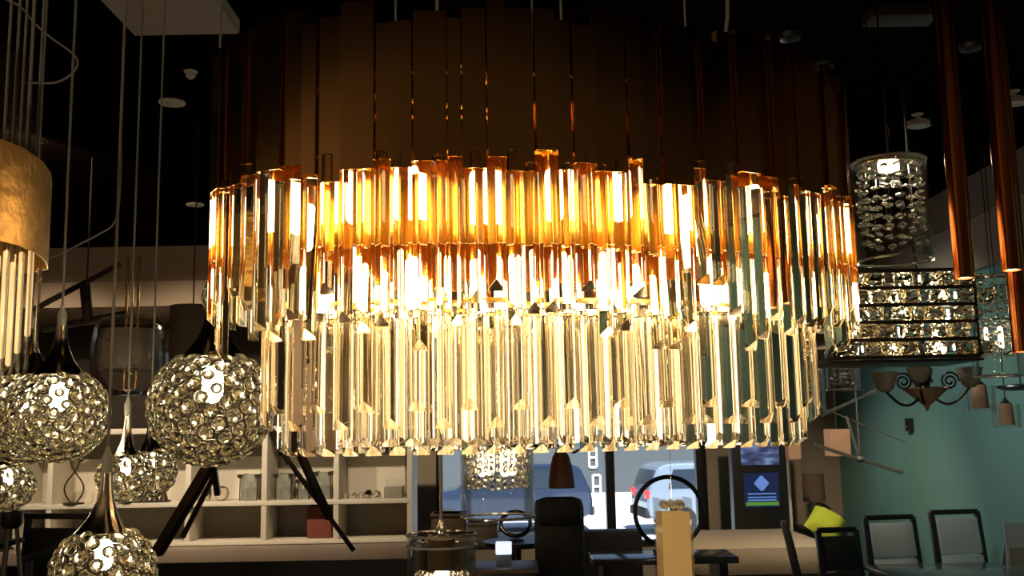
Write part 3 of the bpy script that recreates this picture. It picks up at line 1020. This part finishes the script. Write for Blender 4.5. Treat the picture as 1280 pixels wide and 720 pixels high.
downlight(215, 127, 'round white downlight in the black ceiling at the upper left', .062)
downlight(244, 255, 'small far downlight in the black ceiling just left of the chandelier', .06)
for px, py, lab in ((1148, 156, 'small white spotlight head on the black ceiling above the glass cylinder'),
                    (1268, 128, 'white spotlight head on the black ceiling at the right edge behind the copper tube'),
                    (238, 105, 'tiny white spotlight head on the black ceiling above the round downlight')):
    d = (P(px, py, 1.0) - EYE)
    p = EYE + d * ((CEIL - .06 - 1.6) / d.z)
    t = thing('ceiling_spotlight', lab, 'ceiling light', (p.x, p.y, CEIL))
    k = .8 if px > 1000 else .3
    part('lamp_head', MB().lathe([(.05 * k, -.09 * k), (.06 * k, -.085 * k), (.055 * k, -.05 * k), (.03 * k, -.03)], n=20, sx=1.3), M['cord_white'], t)
    part('bracket', MB().lathe([(.012, -.035), (.012, -.008), (.03, -.006), (.03, -.001)], n=14), M['cord_white'], t)

# ------------------------------------------------------------------ shelving on the left
sh0, sh1 = P(22, 600, SOF).x, P(512, 600, SOF).x
zt, zm, zb = P(512, 533, SOF).z, P(512, 626, SOF).z, P(512, 672, SOF).z - .02
DEP = .42
t = thing('shelving_unit', 'long off-white shelving unit along the back wall holding glass ornaments', 'shelf', ((sh0 + sh1) / 2, SOF, 0))
ox = t.location.x
wsh = sh1 - sh0
divs = [P(px, 600, SOF).x - ox for px in (22, 62, 235, 330, 420, 512)]
part('back_panel', MB().box((0, DEP, (zt + zb) / 2), (wsh, .02, zt - zb)), M['shelf_grey'], t)
part('lower_back_panel', MB().box((-.03, DEP - .016, zm + .19), (wsh - .1, .012, .36)), M['shelf_white'], t, label='off-white panel behind the ornaments')
part('top_board', MB().cbox((0, DEP / 2, zt), (wsh, DEP, .045), .004), M['shelf_white'], t)
part('middle_shelf', MB().cbox((0, DEP / 2, zm), (wsh, DEP, .035), .004), M['shelf_white'], t)
part('bottom_board', MB().cbox((0, DEP / 2, zb), (wsh, DEP, .03), .004), M['shelf_white'], t)
for x in divs:
    part('divider', MB().cbox((x, DEP / 2, (zt + zb) / 2), (.045, DEP - .01, zt - zb), .004), M['shelf_white'], t)
ct = thing('base_counter', 'low brown counter running under the off-white shelving unit', 'counter', (ox, SOF, 0))
part('counter_top', MB().cbox((0, .12, zb - .07), (wsh + .1, .72, .10), .01), M['counter'], ct)
part('cabinet', MB().box((0, .18, (zb - .12) / 2), (wsh, .55, zb - .12)), M['black'], ct)
SZ = zm + .0185


def on_shelf(px, d=.18):
    p = P(px, 625, SOF + d)
    return (p.x, SOF + d, SZ)


# holders
holders = ['square glass candle holder on the white shelf, alone left of the divider', 'square glass candle holder on the white shelf just right of a divider', 'square glass candle holder on the shelf behind the crossing sticks', 'square glass candle holder on the shelf right of the crossing sticks']
for px, lab, w_, h in zip((314, 357, 380, 405), holders, (.145, .13, .09, .12), (.21, .21, .16, .22)):
    t = thing('candle_holder', lab, 'candle holder', on_shelf(px), R.uniform(-.2, .2), 'square glass candle holders')
    for x in (-1, 1):
        for y in (-1, 1):
            part('metal_corner', MB().box((x * w_ / 2, y * w_ / 2, h - .012), (.034, .034, .03)).box((x * w_ / 2, y * w_ / 2, h / 2), (.006, .006, h)), M['dark_metal'], t)
    part('glass_block', MB().cbox((0, 0, h / 2), (w_ - .008, w_ - .008, h), .004), M['pale_glass'], t)
    part('votive_cup', MB().lathe([(.025, .012), (.040, .03), (.042, .11), (.034, .11), (.030, .03)], n=16), M['cord_white'], t)
t = thing('glass_tumbler', 'small dark glass tumbler on the shelf below the large crystal ball', 'ornament', on_shelf(258))
part('cup', MB().shell([(.035, 0), (.045, .06), (.042, .11)], n=18, t=.004), M['chrome'], t)
part('candle', MB().lathe([(.03, .005), (.03, .06), (.004, .075)], n=14), M['cord_white'], t)
tag(part('glass_globe', MB().lathe([(.025, 0), (.05, .02), (.062, .06), (.05, .10), (.02, .118), (1e-4, .12)], n=22), M['clear_bead'], None, on_shelf(277)), 'small round glass ball standing alone on the white shelf', 'ornament')
for px, r, lab in ((433, .03, 'small crystal nugget first from the divider on the right shelf'), (443, .026, 'small crystal nugget second from the divider on the right shelf'),
                   (452, .03, 'small crystal nugget third from the divider on the right shelf'), (460, .04, 'larger crystal nugget left of the grey pile'), (471, .036, 'largest crystal nugget next to the white box')):
    bm = bmesh.new()
    bmesh.ops.create_icosphere(bm, subdivisions=2, radius=r)
    for v in bm.verts:
        v.co *= R.uniform(.85, 1.1)
        v.co.z = max(v.co.z, -r * .8) + r * .8
    me = bpy.data.meshes.new('crystal_nugget')
    bm.to_mesh(me)
    bm.free()
    me.materials.append(M['clear_bead'] if r < .04 else M['chrome'])
    o = link('crystal_nugget', me, None, Matrix.Translation(on_shelf(px, .14)))
    tag(o, lab, 'ornament', 'crystal nuggets on the right shelf')
tag(part('cardboard_box', MB().cbox((0, 0, .045), (.15, .2, .09), .004), M['shelf_grey'], None, on_shelf(493)), 'dark flat box at the right end of the shelf under a white one', 'box')
o = tag(part('white_box', MB().cbox((0, 0, .025), (.14, .18, .05), .004), M['shelf_white'], None, Vector(on_shelf(493)) + Vector((0, 0, .0905))), 'white flat box lying on a darker box at the right end of the shelf', 'box')
o.rotation_euler = (0, 0, .12)
p = P(402, 660, SOF + .22)
tag(part('red_box', MB().cbox((0, 0, .13), (.20, .25, .255), .006), M['red'], None, (p.x, SOF + .24, zb + .017)), 'dull red box in the lower shelf compartment behind the crossing sticks', 'box')
# twisted sculpture lamp
t = thing('twisted_table_lamp', 'small table lamp with two twining dark stems on a round base on the left shelf', 'table lamp', on_shelf(92, .05))
part('base', MB().lathe([(.085, 0), (.085, .012), (.02, .02)], n=28, sy=.8), M['dark_metal'], t)
for s_ in (-1, 1):
    st = MB().tube([(s_ * (.02 + .055 * math.sin(k / 20 * PI * 1.6)) * (1 if k < 13 else 1), 0.01 * s_, .015 + k * .0172) for k in range(21)], .007, 8)
    part('stem', st, M['dark_metal'], t)
part('glass_disc', MB().lathe([(.001, -.006), (.10, -.004), (.105, 0), (.10, .004), (.001, .006)], n=32), M['glass'], t, (0, .03, .2)).rotation_euler = (PI / 2, 0, 0)
part('flower_head', MB().lathe([(1e-4, 0), (.02, .005), (.05, .03), (.02, .026), (.008, .06), (1e-4, .065)], n=12), M['chrome'], t, (.055, 0, .33))
t = thing('cone_sculpture', 'dark ornament of three little cones on a slab on the left shelf', 'ornament', on_shelf(192, .12))
part('slab', MB().cbox((0, 0, .008), (.26, .09, .016), .003), M['black'], t)
for x in (-.075, .01, .085):
    part('cone', MB().lathe([(.036, .016), (.010, .10), (.005, .22), (1e-4, .23)], n=16), M['dark_metal'], t, (x, 0, 0))

# ------------------------------------------------------------------ furniture, bottom left
p = P(33, 690, 5.2)
t = thing('armchair', 'dark open-frame armchair with a black back panel at the bottom left corner', 'chair', (p.x, 5.2, 0), -.25)
fm = MB()
zz = P(33, 650, 5.2).z
for x in (-.20, .20):
    fm.bar((x, .16, 0), (x * .9, .22, zz), .03, .03)
    fm.bar((x, -.24, 0), (x, -.22, zz - .17), .03, .03)
    fm.bar((x, -.26, zz - .16), (x, .2, zz - .12), .05, .025)
fm.bar((-.2, .22, zz), (.2, .22, zz), .03, .03)
part('frame', fm, M['black'], t)
part('back', MB().cbox((.0, .21, zz - .16), (.30, .04, .20), .01), M['black_leather'], t)
part('seat', MB().cbox((0, -.02, .44), (.42, .44, .07), .02), M['black_leather'], t)
p = P(12, 700, 4.6)
t = thing('tripod_floor_lamp', 'thin tripod lamp stand with chrome legs standing in the bottom left corner', 'floor lamp', (p.x, 4.6, 0))
zz = P(12, 655, 4.6).z
for k in range(3):
    q = 2 * PI * k / 3 + .4
    part('leg', MB().tube([(.16 * math.cos(q), .16 * math.sin(q), 0), (.02 * math.cos(q), .02 * math.sin(q), zz)], .010, 8), M['chrome'], t)
part('head', MB().lathe([(.03, zz - .02), (.045, zz), (.045, zz + .05), (.02, zz + .06)], n=18), M['black'], t)

# ------------------------------------------------------------------ middle: console, seats, ring sculptures, totem, bed
p0, p1 = P(533, 668, 7.6), P(742, 668, 7.6)
ctop = p0.z - .02
t = thing('console_table', 'long brown console table standing before the shop window', 'table', ((p0.x + p1.x) / 2, 7.6, 0))
wd = p1.x - p0.x
part('table_top', MB().cbox((0, 0, ctop - .025), (wd, .5, .05), .006), M['counter'], t)
for x in (-1, 1):
    for y in (-1, 1):
        part('leg', MB().box((x * (wd / 2 - .05), y * .2, (ctop - .05) / 2), (.05, .05, ctop - .05)), M['black'], t)
for pxa, pxb, ya, lab, m in ((541, 582, 641, 'dark brown square box on the console, left of the glass cylinder', M['shade_dark']), (585, 622, 652, 'lower brown box on the console below the glass cylinder', M['counter'])):
    a, b = P(pxa, ya, 7.6), P(pxb, ya, 7.6)
    tag(part('storage_box', MB().cbox((0, 0, (a.z - ctop) / 2), (b.x - a.x, .25, a.z - ctop), .008).cbox((0, 0, a.z - ctop - .01), (b.x - a.x + .015, .265, .02), .004), m, None, ((a.x + b.x) / 2, 7.6, ctop + .0005)), lab, 'box')
# ring vase
D = 6.2
p = P(645, 676, D)
t = thing('side_table', 'small round black table holding a ring ornament', 'table', (p.x, D, 0))
part('table_top', MB().lathe([(.19, p.z - .03), (.2, p.z - .025), (.2, p.z)], n=32), M['black'], t)
part('pedestal', MB().lathe([(.14, 0), (.14, .015), (.03, .04), (.03, p.z - .03)], n=20), M['black'], t)
t = thing('ring_ornament', 'dark hollow ring ornament with pale glints below the glass cylinder', 'ornament', (p.x, D, p.z + .001))
part('ring', MB().torus((0, 0, .10), .072, .013, (0.15, -1, .25), 32, 10, 1.25), M['chrome'], t)
part('foot', MB().lathe([(.05, 0), (.05, .006), (.018, .016)], n=18), M['dark_metal'], t)
D = 5.0
p = P(630, 710, D)
t = thing('plinth', 'low dark plinth under the small white vase', 'stand', (p.x, D, 0))
part('block', MB().cbox((0, 0, p.z / 2), (.3, .3, p.z), .01), M['black'], t)
part('top_slab', MB().cbox((0, 0, p.z + .005), (.33, .33, .02), .004), M['counter'], t)
t = thing('glow_block', 'small white block with painted-on window glow by the black armchair', 'table lamp', (p.x, D, p.z + .0155))
part('glow_cap', MB().cbox((0, 0, .080), (.078, .078, .055), .006), M['glow_white'], t)  # window light put in as emission, no lamp inside
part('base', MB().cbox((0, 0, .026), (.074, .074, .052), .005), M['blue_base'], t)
# black armchair
D = 5.6
p, q = P(668, 625, D), P(731, 625, D)
t = thing('wing_chair', 'big black leather wing chair with its back to the shop window', 'chair', ((p.x + q.x) / 2, D, 0))
hw = (q.x - p.x) / 2
zz = p.z
part('back', MB().cbox((0, .14, (zz + .35) / 2 + .1), (hw * 2, .14, zz - .55), .05), M['black_leather'], t)
part('seat', MB().cbox((0, -.16, .36), (hw * 2 - .02, .5, .18), .05), M['black_leather'], t)
for x in (-1, 1):
    part('arm', MB().cbox((x * (hw + .05), -.1, .42), (.12, .58, .38), .04), M['black_leather'], t)
    for y in (-.32, .14):
        part('leg', MB().box((x * hw * .85, y, .13), (.04, .04, .27), taper=1.3), M['black'], t)
part('headrest', MB().cbox((0, .08, zz - .07), (hw * 1.8, .12, .16), .05), M['black_leather'], t)
# sofa
D = 7.0
p, q = P(722, 666, D), P(806, 666, D)
t = thing('sofa', 'low black sofa under the right window pane', 'sofa', ((p.x + q.x) / 2, D, 0))
hw = (q.x - p.x) / 2
part('back', MB().cbox((0, .2, p.z / 2 + .1), (hw * 2, .16, p.z - .2), .04), M['black_leather'], t)
for x in (-.5, .5):
    part('seat_cushion', MB().cbox((x * hw, -.12, .36), (hw - .01, .5, .16), .04), M['black_leather'], t)
part('base', MB().cbox((0, 0, .15), (hw * 2, .6, .3), .02), M['black'], t)
# low bench behind the sculptures
D = 6.4
p, q = P(738, 694, D), P(915, 694, D)
t = thing('display_bench', 'long dark display bench carrying the black hoop sculpture', 'table', ((p.x + q.x) / 2, D, 0))
bz = p.z
part('bench_top', MB().cbox((0, 0, bz - .02), (q.x - p.x, .4, .04), .006), M['table_glass'], t)
for x in (-.4, .4):
    part('leg', MB().box((x * (q.x - p.x), 0, (bz - .04) / 2), (.05, .34, bz - .04)), M['black'], t)
p = P(836, 640, D)
t = thing('hoop_sculpture', 'black standing hoop sculpture seen against the bright lot', 'sculpture', (p.x, D, bz + .001))
rr = 42 * D / F
part('hoop', MB().torus((0, 0, p.z - bz), rr, .014, (0.1, -1, 0), 48, 8), M['black'], t)
part('base', MB().cbox((0, 0, .012), (.2, .14, .024), .005), M['black'], t)
part('post', MB().tube([(0, 0, .02), (0, 0, p.z - bz - rr)], .012, 8), M['black'], t)
fg = MB()
fg.tube([(-.05, 0, .02), (-.07, 0, .12), (-.02, 0, .2), (.03, 0, .24)], .022, 10, taper=.012)
fg.tube([(.03, 0, .24), (.08, 0, .2), (.10, 0, .12)], .014, 10, taper=.008)
fg.lathe([(1e-4, -.028), (.02, -.018), (.026, 0), (.02, .02), (1e-4, .028)], (.03, 0, .28), 14)
part('figure', fg, M['black'], t)

# slim amber box pendant
D = 2.75
p = P(845, 760, D)
t = thing('amber_box_pendant', 'slim upright amber-lit glass box pendant on a hair-thin wire below the chandelier', 'pendant lamp', p, .12)
zt = P(845, 622, D).z - p.z
wd = 38 * D / F
part('glass_sleeve', MB().box((0, -wd / 2, zt / 2), (wd, .003, zt)).box((0, wd / 2, zt / 2), (wd, .003, zt)).box((-wd / 2, 0, zt / 2), (.003, wd, zt)).box((wd / 2, 0, zt / 2), (.003, wd, zt)), M['glass'], t)
part('amber_core', MB().cbox((0, 0, (zt - .036) / 2), (wd - .008, wd - .008, zt - .038), .002), M['amber_panel'], t)
for k in range(3):
    for m_ in range(3):
        part('top_crystal', MB().lathe([(1e-4, -.014), (.0105, 0), (1e-4, .014)], n=6, smooth=False), M['clear_bead'], t, ((k - 1) * .021, (m_ - 1) * .021, zt - .018))
part('wire', MB().tube([(0, 0, zt), (0, 0, CEIL - p.z)], .0008, 5), M['chrome'], t)

# terracotta bell pendant
D = 6.6
p = P(702, 610, D)
t = thing('bell_pendant', 'reddish brown bell-shaped pendant hanging before the shop window', 'pendant lamp', p)
part('bell_shade', MB().shell([(.085, 0), (.082, .06), (.07, .14), (.055, .2), (.03, .24)], n=24, t=.004), M['terracotta'], t)
part('cap', MB().lathe([(.032, .235), (.034, .25), (.008, .275)], n=14), M['dark_metal'], t)
part('arm', MB().tube([(.03, 0, .24), (.09, 0, .225), (.12, 0, .245)], .008, 6), M['dark_metal'], t)
part('cord', MB().tube([(0, 0, .27), (0, 0, CEIL - p.z)], .004, 6), M['dark_metal'], t)

# display totem
D = 8.6
a, b = P(920, 690, D), P(992, 690, D)
zt = P(950, 500, D).z
t = thing('display_totem', 'tall black display totem with a lit blue picture and a diamond mark', 'display', ((a.x + b.x) / 2, D, 0), .05)
wd = b.x - a.x
part('cabinet', MB().cbox((0, .06, zt / 2), (wd, .12, zt), .01), M['black'], t)
part('edge_strip', MB().box((wd / 2 - .004, -.005, zt / 2), (.022, .02, zt)), M['shelf_white'], t, label='pale edge strip')


def tz(y):
    return P(955, y, D).z


part('picture_screen', MB().box((0, -.004, (tz(543) + tz(581)) / 2), (wd * .68, .008, tz(543) - tz(581))), M['screen'], t)
lp = part('lower_screen', MB().box((0, -.003, (tz(591) + tz(634)) / 2), (wd * .62, .006, tz(591) - tz(634))), M['screen_dark'], t)
zc = tz(604)
k = 9 * D / F
part('diamond_mark', MB().extrude([(-k * 1.05, zc), (-k * .15, zc + k), (k * .15, zc + k), (k * 1.05, zc), (k * .15, zc - k), (-k * .15, zc - k)], 'y', -.012, -.006), M['screen_mark'], lp)
ln = MB()
for y in (617, 621.5, 625):
    ln.box((0, -.009, tz(y)), (wd * .5, .004, .010))
part('text_lines', ln, M['screen_mark'], lp)
part('green_bar', MB().box((0, -.009, tz(629.5)), (wd * .58, .004, .03)), M['screen_green'], lp)
# salmon box shades
for px0_, px1_, y0_, y1_, D, lab in ((1035, 1058, 536, 570, 7.4, 'salmon square box shade pendant in front of the teal wall corner'), (984, 997, 530, 574, 8.2, 'narrow salmon box shade pendant right of the black totem')):
    a, b = P(px0_, y1_, D), P(px1_, y0_, D)
    wd, h = b.x - a.x, b.z - a.z
    t = thing('box_shade_pendant', lab, 'pendant lamp', ((a.x + b.x) / 2, D, a.z))
    part('box_shade', MB().shell([(wd * .70, 0), (wd * .70, h)], n=4, t=.006), M['salmon'], t).rotation_euler = (0, 0, PI / 4)
    part('top_ring', MB().bar((-wd / 2, 0, h - .01), (wd / 2, 0, h - .01), .008, .006), M['dark_metal'], t)
    part('cord', MB().tube([(0, 0, h - .01), (0, 0, CEIL - a.z)], .003, 6), M['dark_metal'], t)

# bed with lime cushion
D = 7.4
a, b = P(862, 684, D), P(1046, 684, D)
bz = a.z
t = thing('bed', 'beige upholstered bed with a smooth rounded spread at the bottom right', 'bed', ((a.x + b.x) / 2, D + .55, 0))
wd = b.x - a.x
part('mattress', MB().cbox((0, 0, bz - .10), (wd, 1.25, .22), .08), M['bed'], t)
part('base', MB().cbox((0, 0, (bz - .2) / 2 + .03), (wd - .04, 1.18, bz - .24), .03), M['counter'], t)
for x in (-1, 1):
    for y in (-1, 1):
        part('leg', MB().box((x * (wd / 2 - .08), y * .5, .03), (.06, .06, .06)), M['black'], t)
# cushion
p = P(1022, 678, D + .35)
bm = bmesh.new()
bmesh.ops.create_grid(bm, x_segments=14, y_segments=14, size=.5)
vs, fs = [], []
nn = 15
for side in (1, -1):
    for i in range(nn):
        for j in range(nn):
            u, v = i / 14 * 2 - 1, j / 14 * 2 - 1
            th = .075 * (1 - u ** 4) * (1 - v ** 4)
            pin = 1 - .10 * (u * u + v * v) + .10 * (u * v) ** 2 * 1.2
            vs.append((u * .14 * pin, side * th, v * .14 * pin))
bm.free()
for sd in range(2):
    o_ = sd * nn * nn
    for i in range(nn - 1):
        for j in range(nn - 1):
            fs.append((o_ + i * nn + j, o_ + (i + 1) * nn + j, o_ + (i + 1) * nn + j + 1, o_ + i * nn + j + 1))
cu = part('cushion', MB().add(vs, fs, True), M['lime'], None, (p.x, D + .35, bz + .012))
cu.matrix_basis = Matrix.Translation((p.x + .07, D + .35, bz + .115)) @ Matrix.Rotation(.15, 4, 'Z') @ Matrix.Rotation(-.75, 4, 'X') @ Matrix.Rotation(.72, 4, 'Y')
tag(cu, 'lime green cushion tilted on the beige bed', 'cushion')
# nightstand + lamp
D = 9.1
p = P(1020, 660, D)
t = thing('nightstand', 'dark nightstand behind the bed under the crystal lamp', 'table', (p.x, D, 0))
nz = P(1020, 658, D).z
part('cabinet', MB().cbox((0, 0, nz / 2), (.42, .4, nz), .01), M['black'], t)
part('drawer', MB().cbox((0, -.205, nz - .14), (.36, .02, .18), .006), M['dark_metal'], t)
t = thing('crystal_table_lamp', 'table lamp with dark shade and a stem of stacked crystals behind the lime cushion', 'table lamp', (p.x, D, nz + .0005))
s0 = P(1020, 625, D).z - nz
s1 = P(1020, 592, D).z - nz
part('base', MB().lathe([(.07, 0), (.07, .012), (.012, .02), (.008, s1 - .03)], n=20), M['chrome'], t)
bm_ = bead_mesh(.022, M['clear_bead'], 'crystal_bead')
for k in range(6):
    for j in range(5):
        q = 2 * PI * j / 5 + k
        link('crystal_bead', bm_, t, Matrix.Translation((.055 * math.cos(q), .055 * math.sin(q), .04 + k * (s0 - .02) / 6)))
part('lamp_shade', MB().shell([(.098, s0 - .01), (.092, s1)], n=32, t=.004), M['shade_dark'], t)


# chairs right
def chair(label, px, py, D, rz, wpx, hpx, cm, group=None):
    p = P(px, py, D)
    t = thing('dining_chair', label, 'chair', (p.x, D, 0), rz, group)
    w_ = wpx * D / F / 2
    zt_ = p.z
    zs = .46
    fm_ = MB()
    for x in (-1, 1):
        fm_.bar((x * w_, .16, zs - .04), (x * w_, .26, zt_), .03, .035)
    fm_.bar((-w_, .26, zt_), (w_, .26, zt_), .035, .03)
    fm_.bar((-w_, .18, zs), (w_, .18, zs), .03, .03)
    part('back_frame', fm_, M['black'], t)
    hb = (zt_ - zs)
    for k in range(2):
        za, zb_ = zs + .05 + k * (hb - .07) * .55, zs + .05 + (k + 1) * (hb - .07) * (.55 if k == 0 else .5)
        if k:
            zb_ = zt_ - .03
        ya, yb_ = .17 + .1 * (za - zs) / hb, .17 + .1 * (zb_ - zs) / hb
        rot = Matrix.Rotation(math.atan2(-(yb_ - ya), zb_ - za) * 1.0, 3, 'X')
        part('back_cushion', MB().cbox((0, (ya + yb_) / 2 - .015, (za + zb_) / 2), (2 * w_ - .035, .05, zb_ - za - .006), .012, rot), cm, t)
    part('seat', MB().cbox((0, -.04, zs), (2 * w_ + .02, .42, .07), .02), cm, t)
    for x in (-1, 1):
        part('leg', MB().bar((x * w_, -.22, zs - .03), (x * w_, -.24, 0), .035, .035), M['black'], t)
        part('leg', MB().bar((x * w_, .16, zs - .03), (x * w_, .22, 0), .035, .035), M['black'], t)
    return t


chair('pale grey cushioned dining chair with dark frame, the one nearer the bed', 1137, 651, 6.1, .12, 64, 60, M['white_cushion'], 'pale cushioned dining chairs')
chair('pale grey cushioned dining chair with dark frame, the one nearer the right edge', 1222, 644, 6.1, .12, 62, 60, M['white_cushion'], 'pale cushioned dining chairs')
chair('black dining chair seen from behind beside the bed', 1070, 668, 5.7, .1, 50, 60, M['black_leather'])
chair('black dining chair turned sideways against the end of the bed', 1032, 655, 6.6, 1.35, 46, 60, M['black_leather'])
a, b = P(1085, 708, 5.3), P(1310, 706, 5.3)
t = thing('dining_table', 'smoked glass dining table in front of the pale chairs', 'table', ((a.x + b.x) / 2, 5.1, 0))
tz_ = a.z
part('table_top', MB().cbox((0, 0, tz_ - .012), (b.x - a.x, .55, .024), .006), M['table_glass'], t)
for x in (-.42, .42):
    for y in (-.22, .22):
        part('leg', MB().box((x * (b.x - a.x), y, (tz_ - .024) / 2), (.05, .05, tz_ - .024)), M['black'], t)
p = P(1274, 703, 5.15)
t = thing('photo_card', 'white standing card with a small grey photo at the right edge of the dining table', 'card', (p.x, 5.15, tz_ + .0005), .1)
part('card_board', MB().box((0, 0, .11), (.13, .008, .22)).box((0, .04, .1), (.1, .006, .2), Matrix.Rotation(.35, 3, 'X')), M['white_cushion'], t)
part('photo', MB().box((0, -.006, .06), (.10, .004, .08)), M['shade_grey'], t)
pz = P(1131, 531, XR * F / 491)
t = thing('wall_thermostat', 'little black square control box on the teal wall', 'switch', (XR - .001, XR * F / 491, pz.z))
part('case', MB().cbox((-.015, 0, 0), (.03, .10, .10), .006), M['black'], t)
part('dial', MB().lathe([(.025, 0), (.022, .012), (1e-4, .013)], n=16), M['chrome'], t, (-.03, 0, 0)).rotation_euler = (0, -PI / 2, 0)


# ------------------------------------------------------------------ lights
def spot(loc, target, power, col, size=math.radians(75), r=.05, blend=.6):
    l = bpy.data.lights.new('spot', 'SPOT')
    l.energy, l.color, l.spot_size, l.shadow_soft_size, l.spot_blend = power, col, size, r, blend
    o_ = bpy.data.objects.new('spot_light', l)
    C.objects.link(o_)
    o_.location = loc
    o_.rotation_euler = (Vector(target) - Vector(loc)).to_track_quat('-Z', 'Y').to_euler()


WARM = (1.0, .80, .55)
for x in (-3.9, -2.7, -1.5):
    spot((x, 6.4, 3.15), (x + .1, 8.6, 1.1), 185, WARM)
for y in (4.6, 6.6):
    spot((1.3, y, 3.15), (3.07, y + .5, 1.3), 70, (.95, 1.0, .92))
spot((1.6, 6.3, 3.15), (1.9, 7.9, .6), 220, WARM)
spot((-2.6, 5.0, 3.15), (-2.8, 8.3, 2.9), 42, (1.0, .74, .48))
spot((-1.6, -0.6, 3.15), (-1.2, -3.3, 1.2), 300, WARM)
spot((1.2, -0.6, 3.15), (1.0, -3.3, 1.2), 160, WARM)
spot((-3.4, 1.2, 3.15), (-5.5, 1.2, 1.4), 500, WARM)
spot((1.9, 1.0, 3.15), (3.0, 1.2, 1.4), 50, WARM)
for p_, e_ in (((-2.6, -1.2, 1.5), 55), ((1.4, -1.6, 1.4), 12)):       # unseen fill lights added behind the viewer to brown the plates' reflections
    l = bpy.data.lights.new('lamp', 'POINT')
    l.energy, l.color, l.shadow_soft_size = e_, WARM, .12
    o_ = bpy.data.objects.new('fill_light', l)
    C.objects.link(o_)
    o_.location = p_
# daylight
sun = bpy.data.lights.new('sun', 'SUN')
sun.energy, sun.angle, sun.color = 11.0, .01, (1, .97, .92)
so = bpy.data.objects.new('sun', sun)
C.objects.link(so)
so.rotation_euler = (math.radians(35), math.radians(10), 0)
wd_ = bpy.data.worlds.new('sky')
sc.world = wd_
wd_.use_nodes = True
bg = wd_.node_tree.nodes['Background']
bg.inputs['Color'].default_value = (.45, .62, 1.0, 1)
bg.inputs['Strength'].default_value = .6

# ------------------------------------------------------------------ render look
sc.view_settings.view_transform = 'Standard'
sc.view_settings.look = 'None'
sc.view_settings.exposure = 0.0
sc.view_settings.gamma = 1.0
sc.view_settings.use_curve_mapping = False
cy = sc.cycles
cy.max_bounces = 24
cy.transmission_bounces = 22
cy.glossy_bounces = 8
cy.diffuse_bounces = 3
cy.transparent_max_bounces = 24
cy.caustics_reflective = False
cy.caustics_refractive = False
cy.sample_clamp_indirect = 8
cy.use_denoising = True
